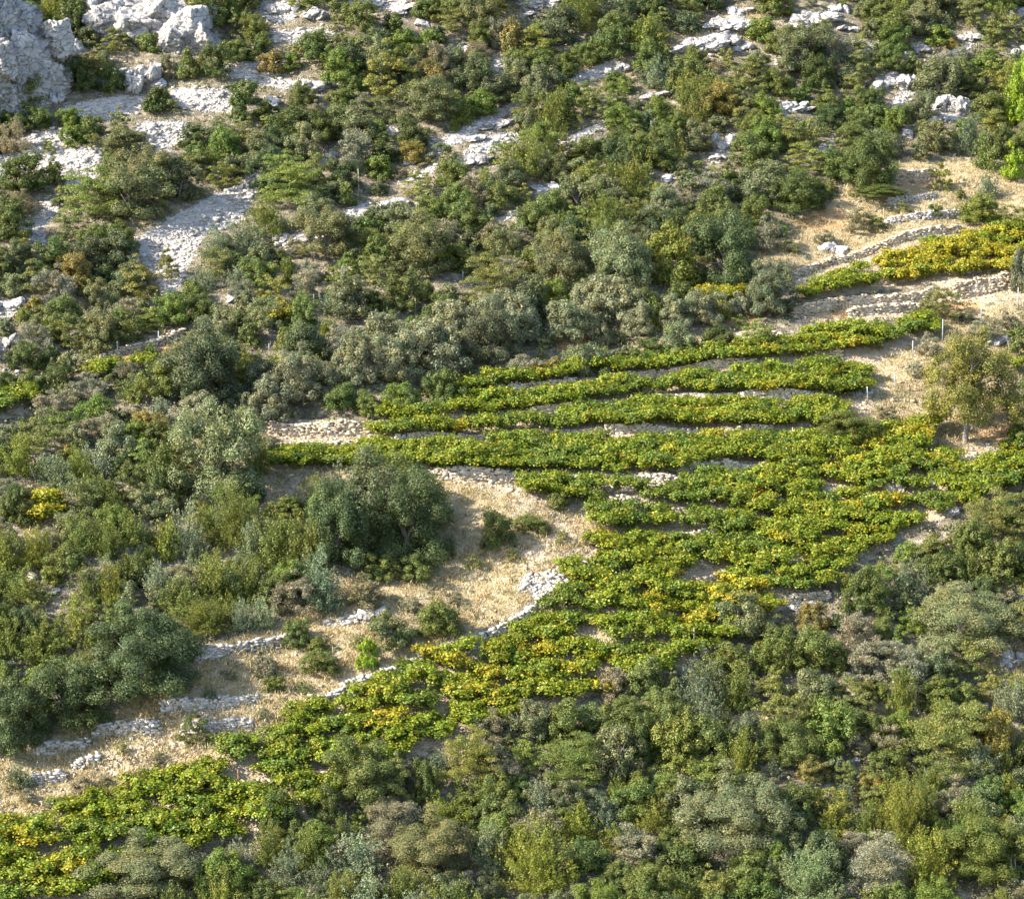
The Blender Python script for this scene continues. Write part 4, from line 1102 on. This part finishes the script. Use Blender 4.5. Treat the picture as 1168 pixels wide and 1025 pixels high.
# ------------------------------------------------------------------ grass and ground cover
def build_grass():
    g = np.random.default_rng(8)
    q = np.concatenate([scatter_px(GRASS, 12000, g), scatter_px(BARE, 1200, g), g.uniform((-30, -20), (1200, 420), (2600, 2))])
    q += g.normal(0, 2.5, q.shape)
    ok = ~region(q[:, 0], q[:, 1], SCREE) | (g.uniform(size=len(q)) < .05)
    patch = np.sin(q[:, 0] * .06) * np.sin(q[:, 1] * .09 + 1) + .5 * np.sin(q[:, 0] * .13 + q[:, 1] * .1)
    ok &= g.uniform(-1.3, 1.2, len(q)) < patch + .35
    q = q[ok]
    P = at(q[:, 0], q[:, 1]); n = len(P); m = 11
    hgt = g.uniform(.10, .30, n)
    pk = np.repeat(np.arange(n), m)
    off = g.normal(0, .17, (n * m, 3)); off[:, 2] = 0
    dirn = unit(np.stack([g.normal(0, .42, n * m), g.normal(0, .42, n * m), np.ones(n * m)], 1))
    L = hgt[pk] * g.uniform(.6, 1.1, n * m)
    mb = MB()
    c = P[pk] + off + dirn * (L * .5)[:, None]
    leaves(mb, c, g.normal(size=(n * m, 3)) + [0, -.5, .2], L * .6, 6, g, dirn)
    tag(obj('dry_grass', mb.build('dry_grass', M['straw'])), 'tawny dry grass tufts on the open slopes', 'grass', kind='stuff')
    # low ground cover between the bushes
    q = g.uniform((-50, -25), (1218, 1110), (15500, 2))
    bad = region(q[:, 0], q[:, 1], SCREE + VINEYARD)
    part = region(q[:, 0], q[:, 1], GRASS + BARE)
    q = q[~bad & (~part | (g.uniform(size=len(q)) < .10))]
    P = at(q[:, 0], q[:, 1]); n = len(P); m = 13
    pk = np.repeat(np.arange(n), m)
    r = g.uniform(.14, .42, n)[pk]
    d = sphere_dirs(g, n * m); d[:, 2] = np.abs(d[:, 2])
    c = P[pk] + d * r[:, None] * np.array([1.1, 1.1, .85])
    mb = MB()
    leaves(mb, c, d + g.normal(size=d.shape) * .5, g.uniform(.05, .11, n * m), 1.6, g)
    tag(obj('undergrowth', mb.build('undergrowth', M['under'])), 'low scrubby ground cover between the bushes', 'ground cover', kind='stuff')
build_grass()

# ------------------------------------------------------------------ labels that single each thing out
MARKS = [('the shadowed cliff', 35, 60), ('the cracked crag', 190, 30), ('the scree tongue', 225, 270), ('the upper scree', 185, 150), ('the white rock shelf', 345, 268), ('the edge scree', 20, 175),
 ('the diagonal white ledge', 545, 165), ('the slanting white gap', 415, 245), ('the scree patch', 573, 78), ('the big rocky clearing', 815, 45), ('the grassy rock gap', 690, 85), ('the top edge slabs', 430, 10), ('the long white slab', 928, 22),
 ('the fissured rock', 1012, 95), ('the split boulder', 1086, 122), ('the bright pine', 1165, 110), ('the upper meadow', 1060, 235), ('the ruddy wall', 1040, 202), ('the yellow vine patch', 1050, 300),
 ('the big round tree', 826, 300), ('the dark olive', 878, 340), ('the olive grove', 480, 405), ('the orange earth bank', 672, 388), ('the yellow leafy patch', 322, 368), ('the slanting orange bank', 160, 398), ('the large dark oak', 230, 430), ('the grey oak', 250, 525),
 ('the ochre wall', 375, 490), ('the orange rubble patch', 50, 590), ('the tall dark thicket bush', 182, 545), ('the big dark oak clump', 160, 760), ('the tawny slope', 560, 665), ('the big dark dome', 425, 590), ('the bright young pine', 418, 745), ('the stone row', 280, 740),
 ('the tumbled wall', 240, 830), ('the small blue juniper', 22, 885), ('the red stake', 272, 890), ('the vineyard edge stones', 440, 770), ('the wooden stake', 791, 735), ('the corner pier', 850, 540), ('the long straight wall', 850, 458), ('the white wall', 640, 548),
 ('the stubby wall', 700, 578), ('the smooth slab', 1012, 572), ('the lone tree', 1100, 450), ('the hairy broom', 1132, 600), ('the grey round oak', 1098, 715), ('the straw clearing', 855, 830), ('the pale boulder', 1158, 752), ('the dead branch', 1052, 890),
 ('the big tufted juniper', 1031, 935), ('the bright green shrub', 922, 1005), ('the huge grey oak', 838, 930), ('the wide yellow juniper', 612, 985), ('the brown grey oak', 488, 970), ('the rounded pale broom', 450, 890), ('the yellow broom', 535, 865), ('the two lobed oak', 705, 860), ('the lower vines', 120, 960),
 ('the broken middle rocks', 620, 214), ('the bright bush rock', 760, 204), ('the scree rock', 824, 165), ('the frame edge rocks', 8, 370), ('the brown broom', 560, 330), ('the brass yellow vines', 850, 705), ('the wide dark bush', 1126, 975), ('the lower grey oak', 165, 995)]
MX = np.array([[m[1], m[2]] for m in MARKS], float)
ORD = ['first nearest', 'second nearest', 'third nearest', 'fourth nearest', 'fifth nearest', 'sixth nearest', 'seventh nearest', 'eighth nearest', 'ninth nearest', 'tenth nearest']
def rel(px, py, i):
    dx, dy = px - MX[i, 0], py - MX[i, 1]
    if abs(dy) > abs(dx) * .75: return ('downhill of ' if dy > 0 else 'uphill of ') + MARKS[i][0]
    return 'level with ' + MARKS[i][0]
def label_all(items):
    """items: (object, px, py, description)"""
    first = {}
    for it in items:
        o, px, py, desc = it
        d = (MX[:, 0] - px) ** 2 + ((MX[:, 1] - py) * 1.25) ** 2
        k = np.argsort(d)
        i, j = int(k[0]), int(k[1])
        a = desc + ' ' + rel(px, py, i)
        b = a + ', towards ' + MARKS[j][0]
        first.setdefault(a, []).append((o, math.sqrt(d[i]), b, i))
    for a, L in first.items():
        if len(L) == 1:
            L[0][0]['label'] = a; continue
        bs = [q[2] for q in L]
        if len(set(bs)) == len(bs) and max(len(b.split()) for b in bs) <= 16:
            for q in L: q[0]['label'] = q[2]
            continue
        L.sort(key=lambda q: q[1])
        for n, q in enumerate(L):
            q[0]['label'] = (ORD[n] if n < len(ORD) else 'outlying') + ' ' + a
items = []
for o, px, py, wp, hp, kind, tint, wm in things:
    size = 'tiny' if wm < 1.25 else 'small' if wm < 2.0 else 'mid-sized' if wm < 3.2 else 'large' if wm < 5 else 'huge'
    items.append((o, px, py, ' '.join(x for x in (size, tint, KINDS[kind][3]) if x)))
label_all(items)
label_all([(o, px, py, ('leafy green grapevine', 'yellowing grapevine', 'dark green grapevine')[c]) for o, px, py, c in vine_list])
label_all([(o, px, py, ('leaning ' if abs(l) > .02 else '') + ('thin pale metal post' if k == 'metal' else 'weathered wooden stake' if k == 'post' else 'reddish wooden stake' if k == 'redpost' else 'short bleached stump')) for o, px, py, k, l, h in post_list])
for o, px, py, k, l, h in post_list:
    o['category'] = 'post'; o['group'] = 'fence posts' if k == 'metal' else 'wooden stakes'
